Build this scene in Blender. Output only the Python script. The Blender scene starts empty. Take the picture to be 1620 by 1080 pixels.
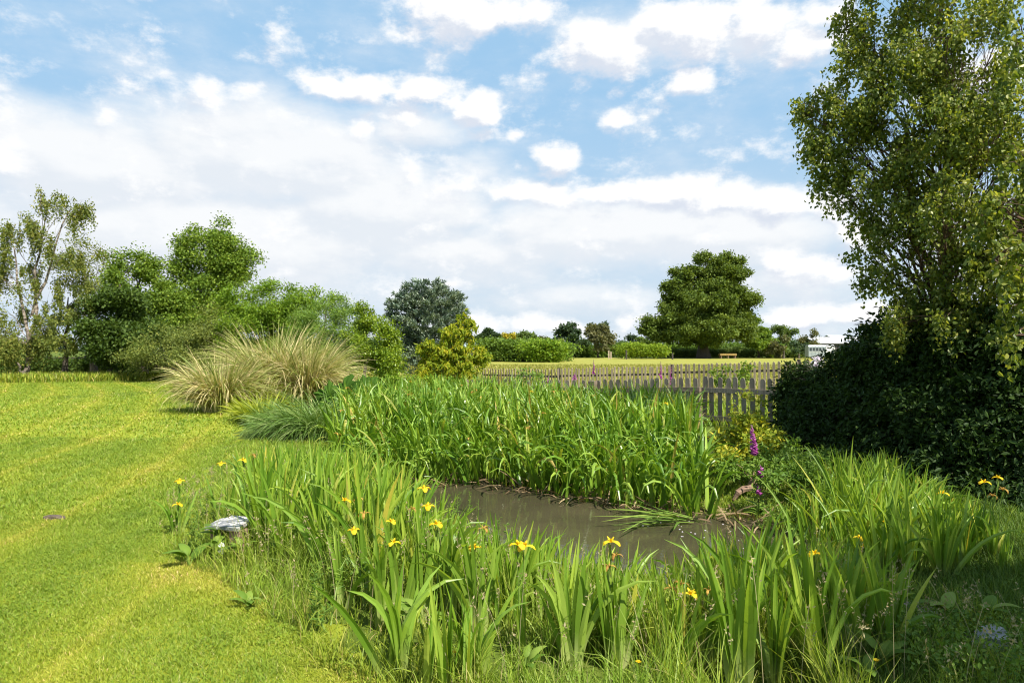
import bpy, math
import numpy as np

rng = np.random.default_rng(11)
PI = math.pi
EYE = 1.7          # camera height
FOC = 1080.0       # focal length in photo pixels (24 mm on a 36 mm sensor)
CX, HY = 810.0, 552.0

def P(px, py, d):
    return np.array([(px - CX) / FOC * d, d, EYE + (HY - py) / FOC * d])

def G(px, py, z=0.0):
    d = (EYE - z) * FOC / (py - HY)
    return np.array([(px - CX) / FOC * d, d, z])

# ------------------------------------------------------------------ terrain
POND = np.array([(-2.3, 9.3), (-1.7, 10.4), (-0.3, 10.5), (0.8, 9.6), (1.7, 8.9), (2.6, 8.3),
                 (3.1, 8.0), (3.2, 7.2), (2.8, 6.3), (2.1, 5.6), (0.9, 5.4), (-0.2, 6.3), (-1.3, 7.7)])

def pond_sd(x, y):
    x = np.asarray(x, float); y = np.asarray(y, float)
    sh = np.broadcast(x, y).shape
    x = np.broadcast_to(x, sh).ravel(); y = np.broadcast_to(y, sh).ravel()
    best = np.full(x.shape, 1e9); inside = np.zeros(x.shape, bool)
    n = len(POND)
    for i in range(n):
        ax, ay = POND[i]; bx, by = POND[(i + 1) % n]
        dx, dy = bx - ax, by - ay
        t = np.clip(((x - ax) * dx + (y - ay) * dy) / (dx * dx + dy * dy), 0, 1)
        best = np.minimum(best, np.hypot(x - ax - t * dx, y - ay - t * dy))
        c = ((ay > y) != (by > y))
        with np.errstate(divide='ignore', invalid='ignore'):
            xi = ax + (y - ay) * dx / (dy if dy != 0 else 1e-9)
        inside ^= c & (x < xi)
    return np.where(inside, -best, best).reshape(sh)

def sstep(a, b, v):
    t = np.clip((v - a) / (b - a), 0, 1)
    return t * t * (3 - 2 * t)

WATER_Z = -0.34
def gz(x, y):
    sd = pond_sd(x, y)
    z = -0.40 * (1 - sstep(0.0, 1.7, sd)) - 0.5 * sstep(0.0, 0.7, -sd)
    z = z + 0.012 * np.sin(np.asarray(x) * 1.7 + 1) * np.sin(np.asarray(y) * 1.3) * (np.asarray(y) < 30)
    return z

def fnoise(x, y, s=1.0, seed=0):
    r = np.random.default_rng(seed)
    v = 0
    for k in range(7):
        a = r.uniform(0, 2 * PI); f = s * r.uniform(.6, 1.9); p = r.uniform(0, 6.28)
        v = v + np.sin((x * math.cos(a) + y * math.sin(a)) * f + p + 1.3 * np.sin((y * math.cos(a) - x * math.sin(a)) * f * .7 + p * 2))
    return v / 7.0

# lawn edge (x of the planting's left edge for each y)
LEY = np.array([0.5, 2.6, 3.5, 4.5, 5.6, 7.4, 10.3, 14, 17.8, 20, 26, 40])
LEX = np.array([1.2, 0.25, -.68, -1.6, -2.72, -3.75, -4.55, -5.7, -7.2, -8.6, -9.5, -12])
def lawn_edge(y):
    return np.interp(y, LEY, LEX) + 0.08 * np.sin(np.asarray(y) * 3.1)

# upper outline of the bank planting (keeps the plants as tall as they are)
SX = [240, 262, 300, 340, 400, 430, 520, 560, 600, 640, 680, 720, 760, 800, 860, 900, 960, 1040, 1100, 1160, 1230, 1262, 1300, 1420, 1700]
SY = [840, 790, 775, 745, 720, 712, 712, 712, 722, 742, 778, 818, 830, 835, 855, 862, 872, 885, 885, 845, 812, 812, 850, 890, 930]
def hmax(x, y, margin=0.0):
    px = CX + FOC * x / y
    sy = np.interp(px, SX, SY) + margin
    return EYE - (sy - HY) / FOC * y - gz(x, y)

# ------------------------------------------------------------------ mesh helpers
C = bpy.context.scene.collection

def make_mesh(name, V, faces, mat, cols=None, smooth=False, mats=None, midx=None):
    V = np.ascontiguousarray(V, dtype=np.float32)
    me = bpy.data.meshes.new(name)
    if not isinstance(faces, (list, tuple)): faces = [faces]
    faces = [np.asarray(f, dtype=np.int32) for f in faces if len(f)]
    nl = sum(f.size for f in faces); nf = sum(len(f) for f in faces)
    me.vertices.add(len(V)); me.vertices.foreach_set('co', V.ravel())
    me.loops.add(nl); me.polygons.add(nf)
    me.loops.foreach_set('vertex_index', np.concatenate([f.ravel() for f in faces]))
    tot = np.concatenate([np.full(len(f), f.shape[1], np.int32) for f in faces])
    st = np.concatenate([[0], np.cumsum(tot)[:-1]]).astype(np.int32)
    me.polygons.foreach_set('loop_start', st)
    if cols is not None:
        a = me.color_attributes.new('Col', 'FLOAT_COLOR', 'POINT')
        c = np.ones((len(V), 4), np.float32); c[:, :cols.shape[1]] = cols
        a.data.foreach_set('color', c.ravel())
    me.polygons.foreach_set('use_smooth', np.full(nf, smooth))
    for m in (mats or [mat]): me.materials.append(m)
    if midx is not None: me.polygons.foreach_set('material_index', np.asarray(midx, np.int32))
    me.update(calc_edges=True); me.validate()
    return me

def link(name, me, parent=None, loc=None):
    o = bpy.data.objects.new(name, me); C.objects.link(o)
    if parent is not None: o.parent = parent
    if loc is not None: o.location = loc
    return o

def tag(o, label=None, cat=None, group=None, kind=None):
    if label: o['label'] = label
    if cat: o['category'] = cat
    if group: o['group'] = group
    if kind: o['kind'] = kind
    return o

def thing(name, label, cat, loc=(0, 0, 0), rz=0, group=None):
    o = bpy.data.objects.new(name, None); C.objects.link(o)
    o.location = loc; o.rotation_euler = (0, 0, rz); o.empty_display_size = .2
    return tag(o, label, cat, group)

class MB:
    """collects quads (and n-gons of other sizes) into one mesh"""
    def __init__(s): s.V = []; s.F = {}; s.K = []; s.n = 0
    def add(s, V, F, K=None):
        V = np.asarray(V, float)
        F = np.asarray(F, int)
        if len(V) == 0: return s
        s.F.setdefault(F.shape[1], []).append(F + s.n)
        s.V.append(V)
        if K is None:
            K = np.zeros((len(V), 3)); K[:, 0] = rng.random(); K[:, 2] = rng.random()
        s.K.append(K); s.n += len(V)
        return s
    def box(s, c, size, rz=0, rx=0, ry=0):
        sx, sy, sz = np.array(size) / 2
        v = np.array([(-sx, -sy, -sz), (sx, -sy, -sz), (sx, sy, -sz), (-sx, sy, -sz),
                      (-sx, -sy, sz), (sx, -sy, sz), (sx, sy, sz), (-sx, sy, sz)])
        v = v @ rot(rx, ry, rz).T + np.array(c)
        return s.add(v, [(0, 3, 2, 1), (4, 5, 6, 7), (0, 1, 5, 4), (1, 2, 6, 5), (2, 3, 7, 6), (3, 0, 4, 7)])
    def tube(s, pts, rad, sides=6, caps=False):
        V, F = tube(pts, rad, sides)
        s.add(V, F)
        if caps:
            n = sides
            b = s.n - len(V)
            s.F.setdefault(n, []).append(np.array([list(range(b, b + n))[::-1], list(range(s.n - n, s.n))]))
        return s
    def mesh(s, name, mat, smooth=False):
        return make_mesh(name, np.concatenate(s.V), [np.concatenate(f) for f in s.F.values()], mat, np.concatenate(s.K), smooth)
    def build(s, name, mat, parent=None, smooth=False, loc=None):
        return link(name, s.mesh(name, mat, smooth), parent, loc)

def rot(rx, ry, rz):
    cx, sx, cy, sy, cz, sz = math.cos(rx), math.sin(rx), math.cos(ry), math.sin(ry), math.cos(rz), math.sin(rz)
    X = np.array([[1, 0, 0], [0, cx, -sx], [0, sx, cx]]); Y = np.array([[cy, 0, sy], [0, 1, 0], [-sy, 0, cy]])
    Z = np.array([[cz, -sz, 0], [sz, cz, 0], [0, 0, 1]])
    return Z @ Y @ X

def nrm(v):
    return v / np.maximum(np.linalg.norm(v, axis=-1, keepdims=True), 1e-9)

def tube(pts, rad, sides=6):
    pts = np.asarray(pts, float); n = len(pts)
    rad = np.broadcast_to(np.asarray(rad, float), (n,))
    T = np.gradient(pts, axis=0); T = nrm(T)
    ref = np.array([0.31, 0.2, 0.93]) if abs(T[0][2]) < .9 else np.array([1., .1, 0])
    A = nrm(np.cross(T, ref)); B = np.cross(T, A)
    a = np.arange(sides) / sides * 2 * PI
    V = pts[:, None] + rad[:, None, None] * (np.cos(a)[None, :, None] * A[:, None] + np.sin(a)[None, :, None] * B[:, None])
    i = np.arange(n - 1)[:, None] * sides; j = np.arange(sides)[None, :]; k = (j + 1) % sides
    F = np.stack([i + j, i + k, i + sides + k, i + sides + j], -1).reshape(-1, 4)
    return V.reshape(-1, 3), F

def curve(a, b, sag=0.0, n=6, wob=0.0):
    a = np.asarray(a, float); b = np.asarray(b, float)
    t = np.linspace(0, 1, n)[:, None]
    p = a + (b - a) * t
    p[:, 2] += (sag * 4 * t * (1 - t))[:, 0]
    if wob: p[1:-1] += rng.normal(0, wob, (n - 2, 3))
    return p

def blades(base, az, L, W, th0, bend, S=5, twist=0.0, power=1.0, cols3=False, prof=None, k0=None, k2=None, flat=0.0):
    """ribbon leaves; returns V, F, K  (K = random, along, patch)"""
    base = np.asarray(base, float); N = len(base)
    bc = lambda v: np.broadcast_to(np.asarray(v, float), (N,))
    az, L, W, th0, bend, twist = map(bc, (az, L, W, th0, bend, twist))
    s = np.linspace(0, 1, S + 1)
    mid = (s[:-1] + s[1:]) / 2
    th = th0[:, None] + bend[:, None] * mid[None] ** power
    seg = (L / S)[:, None]
    hx = np.concatenate([np.zeros((N, 1)), np.cumsum(np.sin(th) * seg, 1)], 1)
    hz = np.concatenate([np.zeros((N, 1)), np.cumsum(np.cos(th) * seg, 1)], 1)
    ca, sa = np.cos(az)[:, None], np.sin(az)[:, None]
    Pc = np.stack([base[:, 0:1] + ca * hx, base[:, 1:2] + sa * hx, base[:, 2:3] + hz], -1)
    thn = th0[:, None] + bend[:, None] * s[None] ** power
    side = np.stack([-np.sin(az), np.cos(az), np.zeros(N)], -1)[:, None, :]
    nor = np.stack([-ca * np.cos(thn), -sa * np.cos(thn), np.sin(thn)], -1)
    tw = twist[:, None, None]
    sd = np.cos(tw) * side + np.sin(tw) * nor
    up = np.cos(tw) * nor - np.sin(tw) * side
    if prof is None: prof = np.interp(s, [0, .15, .5, .8, 1], [.75, .95, 1, .7, .04])
    else: prof = np.interp(s, *prof)
    hw = (W[:, None] * prof[None] / 2)[..., None]
    if cols3:
        R = np.stack([Pc - sd * hw, Pc + up * hw * .35, Pc + sd * hw], 2); c = 3
    else:
        R = np.stack([Pc - sd * hw, Pc + sd * hw], 2); c = 2
    V = R.reshape(-1, 3)
    b = (np.arange(N) * (S + 1) * c)[:, None, None]
    i = (np.arange(S) * c)[None, :, None]; j = np.arange(c - 1)[None, None, :]
    q = b + i + j
    F = np.stack([q, q + 1, q + c + 1, q + c], -1).reshape(-1, 4)
    k0 = rng.random(N) if k0 is None else bc(k0)
    k2 = rng.random(N) if k2 is None else bc(k2)
    K = np.empty((N, S + 1, c, 3)); K[..., 0] = k0[:, None, None]; K[..., 1] = s[None, :, None]; K[..., 2] = k2[:, None, None]
    return V, F, K.reshape(-1, 3)

def leaves(cent, size, aspect=.55, axis=None, spread=1.0, upb=.6, fold=.25, big=False, k2=None):
    """kite / oval leaves at points; axis = preferred pointing direction"""
    cent = np.asarray(cent, float); N = len(cent)
    size = np.broadcast_to(np.asarray(size, float), (N,)) * rng.uniform(.7, 1.25, N)
    d = rng.normal(0, 1, (N, 3))
    if axis is not None: d = d * spread + np.asarray(axis)
    d = nrm(d)
    n = rng.normal(0, 1, (N, 3)) + np.array([0, 0, upb * 2])
    n = nrm(n - d * np.sum(n * d, -1, keepdims=True)); s = np.cross(d, n)
    L = size[:, None]; w = L * aspect / 2
    k2 = rng.random(N) if k2 is None else np.broadcast_to(k2, (N,))
    if big:
        tp = cent + d * L - n * L * .12
        V = np.stack([cent, cent + d * L * .28 + s * w * .85 + n * w * fold, cent + d * L * .62 + s * w * .8 + n * w * fold * .6, tp,
                      cent + d * L * .62 - s * w * .8 + n * w * fold * .6, cent + d * L * .28 - s * w * .85 + n * w * fold], 1)
        b = np.arange(N)[:, None] * 6
        F = np.concatenate([b + np.array([[0, 1, 2, 3]]), b + np.array([[0, 3, 4, 5]])])
        m = 6
    else:
        V = np.stack([cent, cent + d * L * .45 + s * w + n * w * fold, cent + d * L, cent + d * L * .45 - s * w + n * w * fold], 1)
        F = np.arange(N)[:, None] * 4 + np.array([[0, 1, 2, 3]]); m = 4
    K = np.empty((N, m, 3)); K[..., 0] = rng.random(N)[:, None]; K[..., 1] = .5; K[..., 2] = k2[:, None]
    return V.reshape(-1, 3), F, K.reshape(-1, 3)

# ------------------------------------------------------------------ materials
def new_mat(name):
    m = bpy.data.materials.new(name); m.use_nodes = True
    nt = m.node_tree; nt.nodes.clear()
    return m, nt, nt.nodes, nt.links

def c4(c): return (c[0], c[1], c[2], 1)

def ramp(nd, stops, interp='LINEAR'):
    r = nd.new('ShaderNodeValToRGB'); r.color_ramp.interpolation = interp
    e = r.color_ramp.elements
    while len(e) > 1: e.remove(e[-1])
    e[0].position = stops[0][0]; e[0].color = c4(stops[0][1])
    for p, c in stops[1:]:
        x = e.new(p); x.color = c4(c)
    return r

def leaf_mat(name, stops, trans=.35, rough=.5, spec=.35, patch=None, base=None, tip=None, tcol=(1.25, 1.2, .45)):
    """stops: colour by per-leaf random; patch: second ramp by patch value; base/tip: colour towards either end of a blade"""
    m, nt, nd, lk = new_mat(name)
    at = nd.new('ShaderNodeAttribute'); at.attribute_name = 'Col'
    sp = nd.new('ShaderNodeSeparateColor'); lk.new(at.outputs['Color'], sp.inputs[0])
    r = ramp(nd, stops); lk.new(sp.outputs[0], r.inputs[0]); col = r.outputs[0]
    if patch:
        r2 = ramp(nd, patch); lk.new(sp.outputs[2], r2.inputs[0])
        mx = nd.new('ShaderNodeMix'); mx.data_type = 'RGBA'; mx.blend_type = 'MULTIPLY'; mx.inputs[0].default_value = 1
        lk.new(col, mx.inputs[6]); lk.new(r2.outputs[0], mx.inputs[7]); col = mx.outputs[2]
    for cc, lo, hi in ((base, .35, 0.0), (tip, .82, 1.0)):
        if cc is None: continue
        mr = nd.new('ShaderNodeMapRange'); mr.inputs[1].default_value = lo; mr.inputs[2].default_value = hi
        lk.new(sp.outputs[1], mr.inputs[0])
        mx = nd.new('ShaderNodeMix'); mx.data_type = 'RGBA'; lk.new(mr.outputs[0], mx.inputs[0])
        lk.new(col, mx.inputs[6]); mx.inputs[7].default_value = c4(cc); col = mx.outputs[2]
    pb = nd.new('ShaderNodeBsdfPrincipled'); lk.new(col, pb.inputs['Base Color'])
    pb.inputs['Roughness'].default_value = rough; pb.inputs['Specular IOR Level'].default_value = spec
    tr = nd.new('ShaderNodeBsdfTranslucent')
    tm = nd.new('ShaderNodeMix'); tm.data_type = 'RGBA'; tm.blend_type = 'MULTIPLY'; tm.inputs[0].default_value = 1
    lk.new(col, tm.inputs[6]); tm.inputs[7].default_value = c4(tcol); lk.new(tm.outputs[2], tr.inputs[0])
    ms = nd.new('ShaderNodeMixShader'); ms.inputs[0].default_value = trans
    lk.new(pb.outputs[0], ms.inputs[1]); lk.new(tr.outputs[0], ms.inputs[2])
    o = nd.new('ShaderNodeOutputMaterial'); lk.new(ms.outputs[0], o.inputs[0])
    return m

def noise_mat(name, stops, scale=5, detail=6, rough=.8, bump=.3, dist=.02, stretch=(1, 1, 1), spec=.3, metallic=0, coord='Object', rnd=None):
    m, nt, nd, lk = new_mat(name)
    tc = nd.new('ShaderNodeTexCoord'); mp = nd.new('ShaderNodeMapping'); mp.inputs['Scale'].default_value = stretch
    lk.new(tc.outputs[coord], mp.inputs[0])
    n = nd.new('ShaderNodeTexNoise'); n.inputs['Scale'].default_value = scale; n.inputs['Detail'].default_value = detail
    n.inputs['Roughness'].default_value = .65
    lk.new(mp.outputs[0], n.inputs['Vector'])
    r = ramp(nd, stops); lk.new(n.outputs[0], r.inputs[0]); col = r.outputs[0]
    if rnd:
        at = nd.new('ShaderNodeAttribute'); at.attribute_name = 'Col'
        sp = nd.new('ShaderNodeSeparateColor'); lk.new(at.outputs['Color'], sp.inputs[0])
        mr = nd.new('ShaderNodeMapRange'); mr.inputs[3].default_value = 1 - rnd; mr.inputs[4].default_value = 1 + rnd
        lk.new(sp.outputs[0], mr.inputs[0])
        hs = nd.new('ShaderNodeHueSaturation'); lk.new(mr.outputs[0], hs.inputs['Value']); lk.new(col, hs.inputs['Color']); col = hs.outputs[0]
    pb = nd.new('ShaderNodeBsdfPrincipled'); lk.new(col, pb.inputs['Base Color'])
    pb.inputs['Roughness'].default_value = rough; pb.inputs['Specular IOR Level'].default_value = spec
    pb.inputs['Metallic'].default_value = metallic
    if bump:
        b = nd.new('ShaderNodeBump'); b.inputs['Strength'].default_value = bump; b.inputs['Distance'].default_value = dist
        lk.new(n.outputs[0], b.inputs['Height']); lk.new(b.outputs[0], pb.inputs['Normal'])
    o = nd.new('ShaderNodeOutputMaterial'); lk.new(pb.outputs[0], o.inputs[0])
    return m

M = {}
M['bark'] = noise_mat('bark', [(.3, (.045, .035, .025)), (.7, (.14, .115, .085))], 9, stretch=(1, 1, .3), bump=.6)
M['birch_bark'] = noise_mat('birch_bark', [(.42, (.05, .04, .03)), (.54, (.28, .23, .18)), (.8, (.42, .37, .31))], 4, stretch=(1, 1, 2.2), bump=.3)
M['red_twig'] = noise_mat('birch_limb', [(.35, (.06, .035, .025)), (.7, (.20, .12, .085))], 8, stretch=(1, 1, .5), bump=.4)
M['soil'] = noise_mat('soil', [(.3, (.018, .014, .009)), (.6, (.05, .045, .02)), (.8, (.07, .09, .02))], 3, bump=.5)

YG = [(.0, (.16, .22, .020)), (.5, (.21, .28, .026)), (.85, (.28, .33, .035)), (1, (.40, .36, .09))]
def lawn_ground(name, a, b, c, sc):
    return noise_mat(name, [(.25, a), (.5, b), (.75, c)], sc, detail=9, bump=.5, dist=.03, rough=.9, spec=.1)
M['lawn'] = lawn_ground('mown_turf', (.13, .165, .014), (.21, .24, .02), (.30, .30, .04), 1.3)
M['field'] = lawn_ground('hay_field', (.19, .21, .035), (.26, .26, .05), (.34, .31, .08), .35)
M['pasture'] = lawn_ground('rough_ground', (.05, .075, .012), (.09, .13, .018), (.14, .17, .03), .8)
M['grass'] = leaf_mat('lawn_blade', [(0, (.185, .265, .022)), (.5, (.25, .315, .028)), (.9, (.31, .36, .04)), (1, (.46, .40, .14))],
                      .3, .55, .25, patch=[(0, (.66, .80, .8)), (.35, (.84, .93, .9)), (.65, (1.10, 1.04, 1)), (1, (1.55, 1.2, 1.9))])
M['meadow'] = leaf_mat('meadow_blade', [(0, (.17, .26, .022)), (.5, (.26, .36, .04)), (.86, (.36, .43, .07)), (.97, (.36, .33, .10)), (1, (.45, .38, .2))],
                       .4, .5, .3, patch=[(0, (.75, .9, .9)), (1, (1.25, 1.1, 1))], base=(.16, .2, .04))
M['seed'] = leaf_mat('grass_seed', [(0, (.28, .24, .13)), (.6, (.42, .36, .2)), (1, (.36, .26, .15))], .3, .7, .2)
M['hay'] = leaf_mat('hay_blade', [(0, (.20, .23, .04)), (.5, (.28, .285, .06)), (1, (.42, .36, .13))], .35, .6, .2)
M['iris'] = leaf_mat('flag_iris_leaf', [(0, (.13, .235, .018)), (.5, (.22, .34, .035)), (.93, (.34, .45, .07)), (1, (.50, .42, .08))],
                     .4, .38, .45, patch=[(0, (.8, .92, 1)), (1, (1.2, 1.1, .9))], base=(.36, .40, .13))
M['iris_near'] = leaf_mat('broad_iris_leaf', [(0, (.12, .22, .02)), (.5, (.20, .32, .035)), (1, (.32, .43, .07))], .4, .38, .4, base=(.56, .60, .24))
M['shade'] = leaf_mat('shade_dark_grass', [(0, (.06, .12, .014)), (.6, (.10, .175, .02)), (1, (.18, .24, .04))], .35, .55, .2)  # blade green darkened to carry the shade of the near right corner
M['dead'] = leaf_mat('dead_leaf', [(0, (.10, .065, .035)), (.6, (.22, .15, .08)), (1, (.38, .29, .16))], .15, .7, .2)
M['iris_far'] = leaf_mat('bog_iris_leaf', [(0, (.10, .20, .016)), (.5, (.19, .31, .03)), (.92, (.32, .43, .06)), (1, (.42, .30, .08))],
                         .32, .36, .5, patch=[(0, (.8, .95, 1)), (1, (1.15, 1.08, .95))])
M['yellow'] = leaf_mat('iris_petal', [(0, (.78, .52, .012)), (1, (.86, .64, .03))], .35, .5, .2, tcol=(1, .9, .3))
M['wilt'] = leaf_mat('wilted_petal', [(0, (.35, .19, .04)), (1, (.55, .34, .07))], .3, .6, .2)
M['stem'] = leaf_mat('green_stem', [(0, (.12, .20, .03)), (1, (.19, .27, .04))], .1, .5, .3)
M['pampas'] = leaf_mat('pampas_blade', [(0, (.17, .24, .04)), (.4, (.33, .36, .09)), (.65, (.54, .48, .20)), (1, (.74, .60, .33))], .3, .5, .3, tcol=(1.1, 1.05, .6))
M['lily'] = leaf_mat('daylily_blade', [(0, (.20, .28, .02)), (1, (.36, .38, .03))], .4, .5, .3)
M['sedge'] = leaf_mat('sedge_blade', [(0, (.08, .16, .022)), (.6, (.15, .25, .045)), (1, (.30, .38, .13))], .3, .45, .3)
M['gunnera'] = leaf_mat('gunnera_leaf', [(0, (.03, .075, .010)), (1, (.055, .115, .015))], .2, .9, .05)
def tl(name, a, b, c, tr=.35, spec=.2, rough=.55, **k):
    return leaf_mat(name, [(0, a), (.6, b), (1, c)], tr, rough, spec, patch=[(0, (.78, .85, .9)), (1, (1.2, 1.12, 1))], **k)
M['birch_l'] = tl('birch_leaf', (0.111, 0.150, 0.029), (0.169, 0.208, 0.039), (0.299, 0.286, 0.065))
M['olive_l'] = tl('olive_leaf', (0.117, 0.163, 0.036), (0.189, 0.234, 0.052), (0.260, 0.286, 0.065))
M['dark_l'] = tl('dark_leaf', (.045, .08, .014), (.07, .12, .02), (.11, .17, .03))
M['mid_l'] = tl('sycamore_leaf', (0.101, 0.176, 0.019), (0.162, 0.250, 0.030), (0.243, 0.324, 0.041))
M['bright_l'] = tl('hawthorn_leaf', (0.108, 0.204, 0.014), (0.180, 0.288, 0.024), (0.252, 0.348, 0.036))
M['willow_l'] = tl('willow_leaf', (0.110, 0.209, 0.033), (0.176, 0.275, 0.044), (0.242, 0.341, 0.066))
M['laurel_l'] = tl('laurel_leaf', (0.103, 0.184, 0.011), (0.196, 0.287, 0.016), (0.310, 0.391, 0.023), spec=.5, rough=.4)
M['spruce_l'] = tl('blue_spruce_needle', (.07, .115, .07), (.17, .23, .16), (.42, .48, .38), .1, .3)
M['cherry_l'] = tl('cherry_leaf', (0.149, 0.230, 0.014), (0.299, 0.356, 0.023), (0.483, 0.437, 0.034), .45)
M['gold_l'] = tl('golden_leaf', (0.169, 0.247, 0.026), (0.325, 0.377, 0.039), (0.546, 0.468, 0.046), .4)
M['weed_l'] = tl('weed_leaf', (0.088, 0.175, 0.022), (0.150, 0.250, 0.037), (0.225, 0.325, 0.062), .35)
M['rb_l'] = tl('near_birch_leaf', (.09, .14, .022), (.18, .23, .035), (.42, .43, .10), .45, .35, .42)
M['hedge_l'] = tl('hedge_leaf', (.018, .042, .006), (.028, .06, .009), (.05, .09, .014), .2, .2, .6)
M['oak_l'] = tl('oak_leaf', (.08, .125, .02), (.12, .175, .028), (.19, .25, .045))
M['far_l'] = tl('distant_leaf', (0.095, 0.149, 0.038), (0.135, 0.203, 0.047), (0.189, 0.257, 0.061))
M['far_d'] = tl('distant_dark_leaf', (0.042, 0.078, 0.036), (0.060, 0.102, 0.042), (0.090, 0.132, 0.054))
M['far_b'] = tl('distant_brown_leaf', (0.117, 0.130, 0.058), (0.169, 0.176, 0.078), (0.234, 0.221, 0.104))
M['gorse_l'] = tl('gorse_leaf', (.24, .22, .02), (.42, .36, .03), (.55, .45, .04))
M['hedge_far'] = tl('field_hedge_leaf', (.08, .14, .02), (.12, .20, .028), (.19, .28, .04))
M['hedge_yellow'] = tl('privet_leaf', (.16, .25, .02), (.25, .36, .03), (.34, .42, .05))  # lighter yellow green leaf of the clipped hedge
M['wood_grey'] = noise_mat('weathered_picket', [(.3, (.13, .107, .08)), (.55, (.235, .20, .15)), (.8, (.35, .31, .245))], 6, stretch=(4, 4, .8), bump=.4, rnd=.22)
M['wood_pale'] = noise_mat('pale_picket', [(.3, (.26, .20, .14)), (.6, (.40, .32, .23)), (.85, (.52, .44, .33))], 6, stretch=(4, 4, .8), bump=.3, rnd=.2)
M['wood_dark'] = noise_mat('dark_rail', [(.3, (.035, .03, .025)), (.8, (.09, .075, .06))], 6, bump=.3)
M['wood_rail'] = noise_mat('brown_rail', [(.3, (.12, .09, .06)), (.6, (.22, .17, .12)), (.85, (.30, .25, .19))], 5, stretch=(.6, .6, 4), bump=.4, rnd=.1)
M['slab'] = noise_mat('peeling_paint', [(.36, (.14, .15, .16)), (.50, (.26, .26, .26)), (.58, (.62, .60, .57)), (.68, (.32, .27, .25))], 14, bump=.5, rough=.7)
M['brick'] = noise_mat('old_brick', [(.3, (.22, .12, .09)), (.7, (.42, .27, .22))], 18, bump=.6)
M['white'] = noise_mat('white_paint', [(.2, (.66, .66, .64)), (.7, (.82, .82, .80))], 12, bump=.1)
M['stone'] = noise_mat('pale_stone', [(.3, (.20, .20, .19)), (.55, (.38, .38, .36)), (.75, (.66, .65, .60))], 7, bump=.6)
M['rubble'] = noise_mat('rubble', [(.3, (.22, .16, .13)), (.7, (.55, .46, .40))], 9, bump=.5, rnd=.4)
M['slate'] = noise_mat('old_slate_stone', [(.3, (.05, .042, .03)), (.6, (.13, .10, .065)), (.8, (.42, .37, .28))], 20, bump=.6)
M['deadwood'] = noise_mat('dead_wood', [(.3, (.12, .07, .045)), (.7, (.36, .24, .17))], 10, bump=.6)
M['galv'] = noise_mat('galvanised_panel', [(.3, (.30, .34, .35)), (.7, (.42, .46, .47))], 3, rough=.4, metallic=.3, bump=0)
M['tyre'] = noise_mat('tyre', [(.3, (.015, .015, .015)), (.7, (.03, .03, .03))], 8)
M['glass'] = noise_mat('dark_window', [(.3, (.03, .04, .045)), (.7, (.06, .07, .08))], 3, rough=.1, bump=0)
M['roof'] = noise_mat('barn_roof', [(.3, (.42, .42, .42)), (.7, (.60, .60, .60))], 1, rough=.5, bump=.1)
M['roof_blue'] = noise_mat('blue_roof', [(.3, (.33, .42, .50)), (.7, (.42, .50, .58))], 1, rough=.5, bump=.1)
M['wall_dark'] = noise_mat('barn_wall', [(.3, (.08, .07, .07)), (.7, (.15, .13, .12))], 1)
M['timber_y'] = noise_mat('yellow_timber', [(.3, (.17, .11, .045)), (.7, (.38, .26, .07))], 4)
M['petal_p'] = leaf_mat('foxglove_bell', [(0, (.40, .08, .31)), (.6, (.52, .15, .42)), (1, (.66, .42, .56))], .35, .5, .2, tip=(.55, .45, .35), tcol=(1, .6, 1))
M['petal_w'] = leaf_mat('white_petal', [(0, (.78, .70, .76)), (1, (.85, .82, .84))], .35, .5, .2, tcol=(1, .95, 1))

def water_mat():
    m, nt, nd, lk = new_mat('pond_water')
    tc = nd.new('ShaderNodeTexCoord')
    n = nd.new('ShaderNodeTexNoise'); n.inputs['Scale'].default_value = 1.2; n.inputs['Detail'].default_value = 5
    lk.new(tc.outputs['Object'], n.inputs['Vector'])
    r = ramp(nd, [(.3, (.045, .04, .022)), (.7, (.07, .06, .032))]); lk.new(n.outputs[0], r.inputs[0])
    pb = nd.new('ShaderNodeBsdfPrincipled'); lk.new(r.outputs[0], pb.inputs['Base Color'])
    pb.inputs['Roughness'].default_value = .07; pb.inputs['IOR'].default_value = 1.33; pb.inputs['Specular IOR Level'].default_value = .35
    n2 = nd.new('ShaderNodeTexNoise'); n2.inputs['Scale'].default_value = 7; n2.inputs['Detail'].default_value = 3
    lk.new(tc.outputs['Object'], n2.inputs['Vector'])
    b = nd.new('ShaderNodeBump'); b.inputs['Strength'].default_value = .12; b.inputs['Distance'].default_value = .02
    lk.new(n2.outputs[0], b.inputs['Height']); lk.new(b.outputs[0], pb.inputs['Normal'])
    o = nd.new('ShaderNodeOutputMaterial'); lk.new(pb.outputs[0], o.inputs[0])
    return m
M['water'] = water_mat()
# ------------------------------------------------------------------ world, sun, camera
sc = bpy.context.scene
SUN_AZ = math.radians(138)      # compass style: 0 = +Y, 90 = +X
SUN_EL = math.radians(50)
w = bpy.data.worlds.new('World'); sc.world = w; w.use_nodes = True
nt = w.node_tree; nd = nt.nodes; lk = nt.links; nd.clear()

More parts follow.
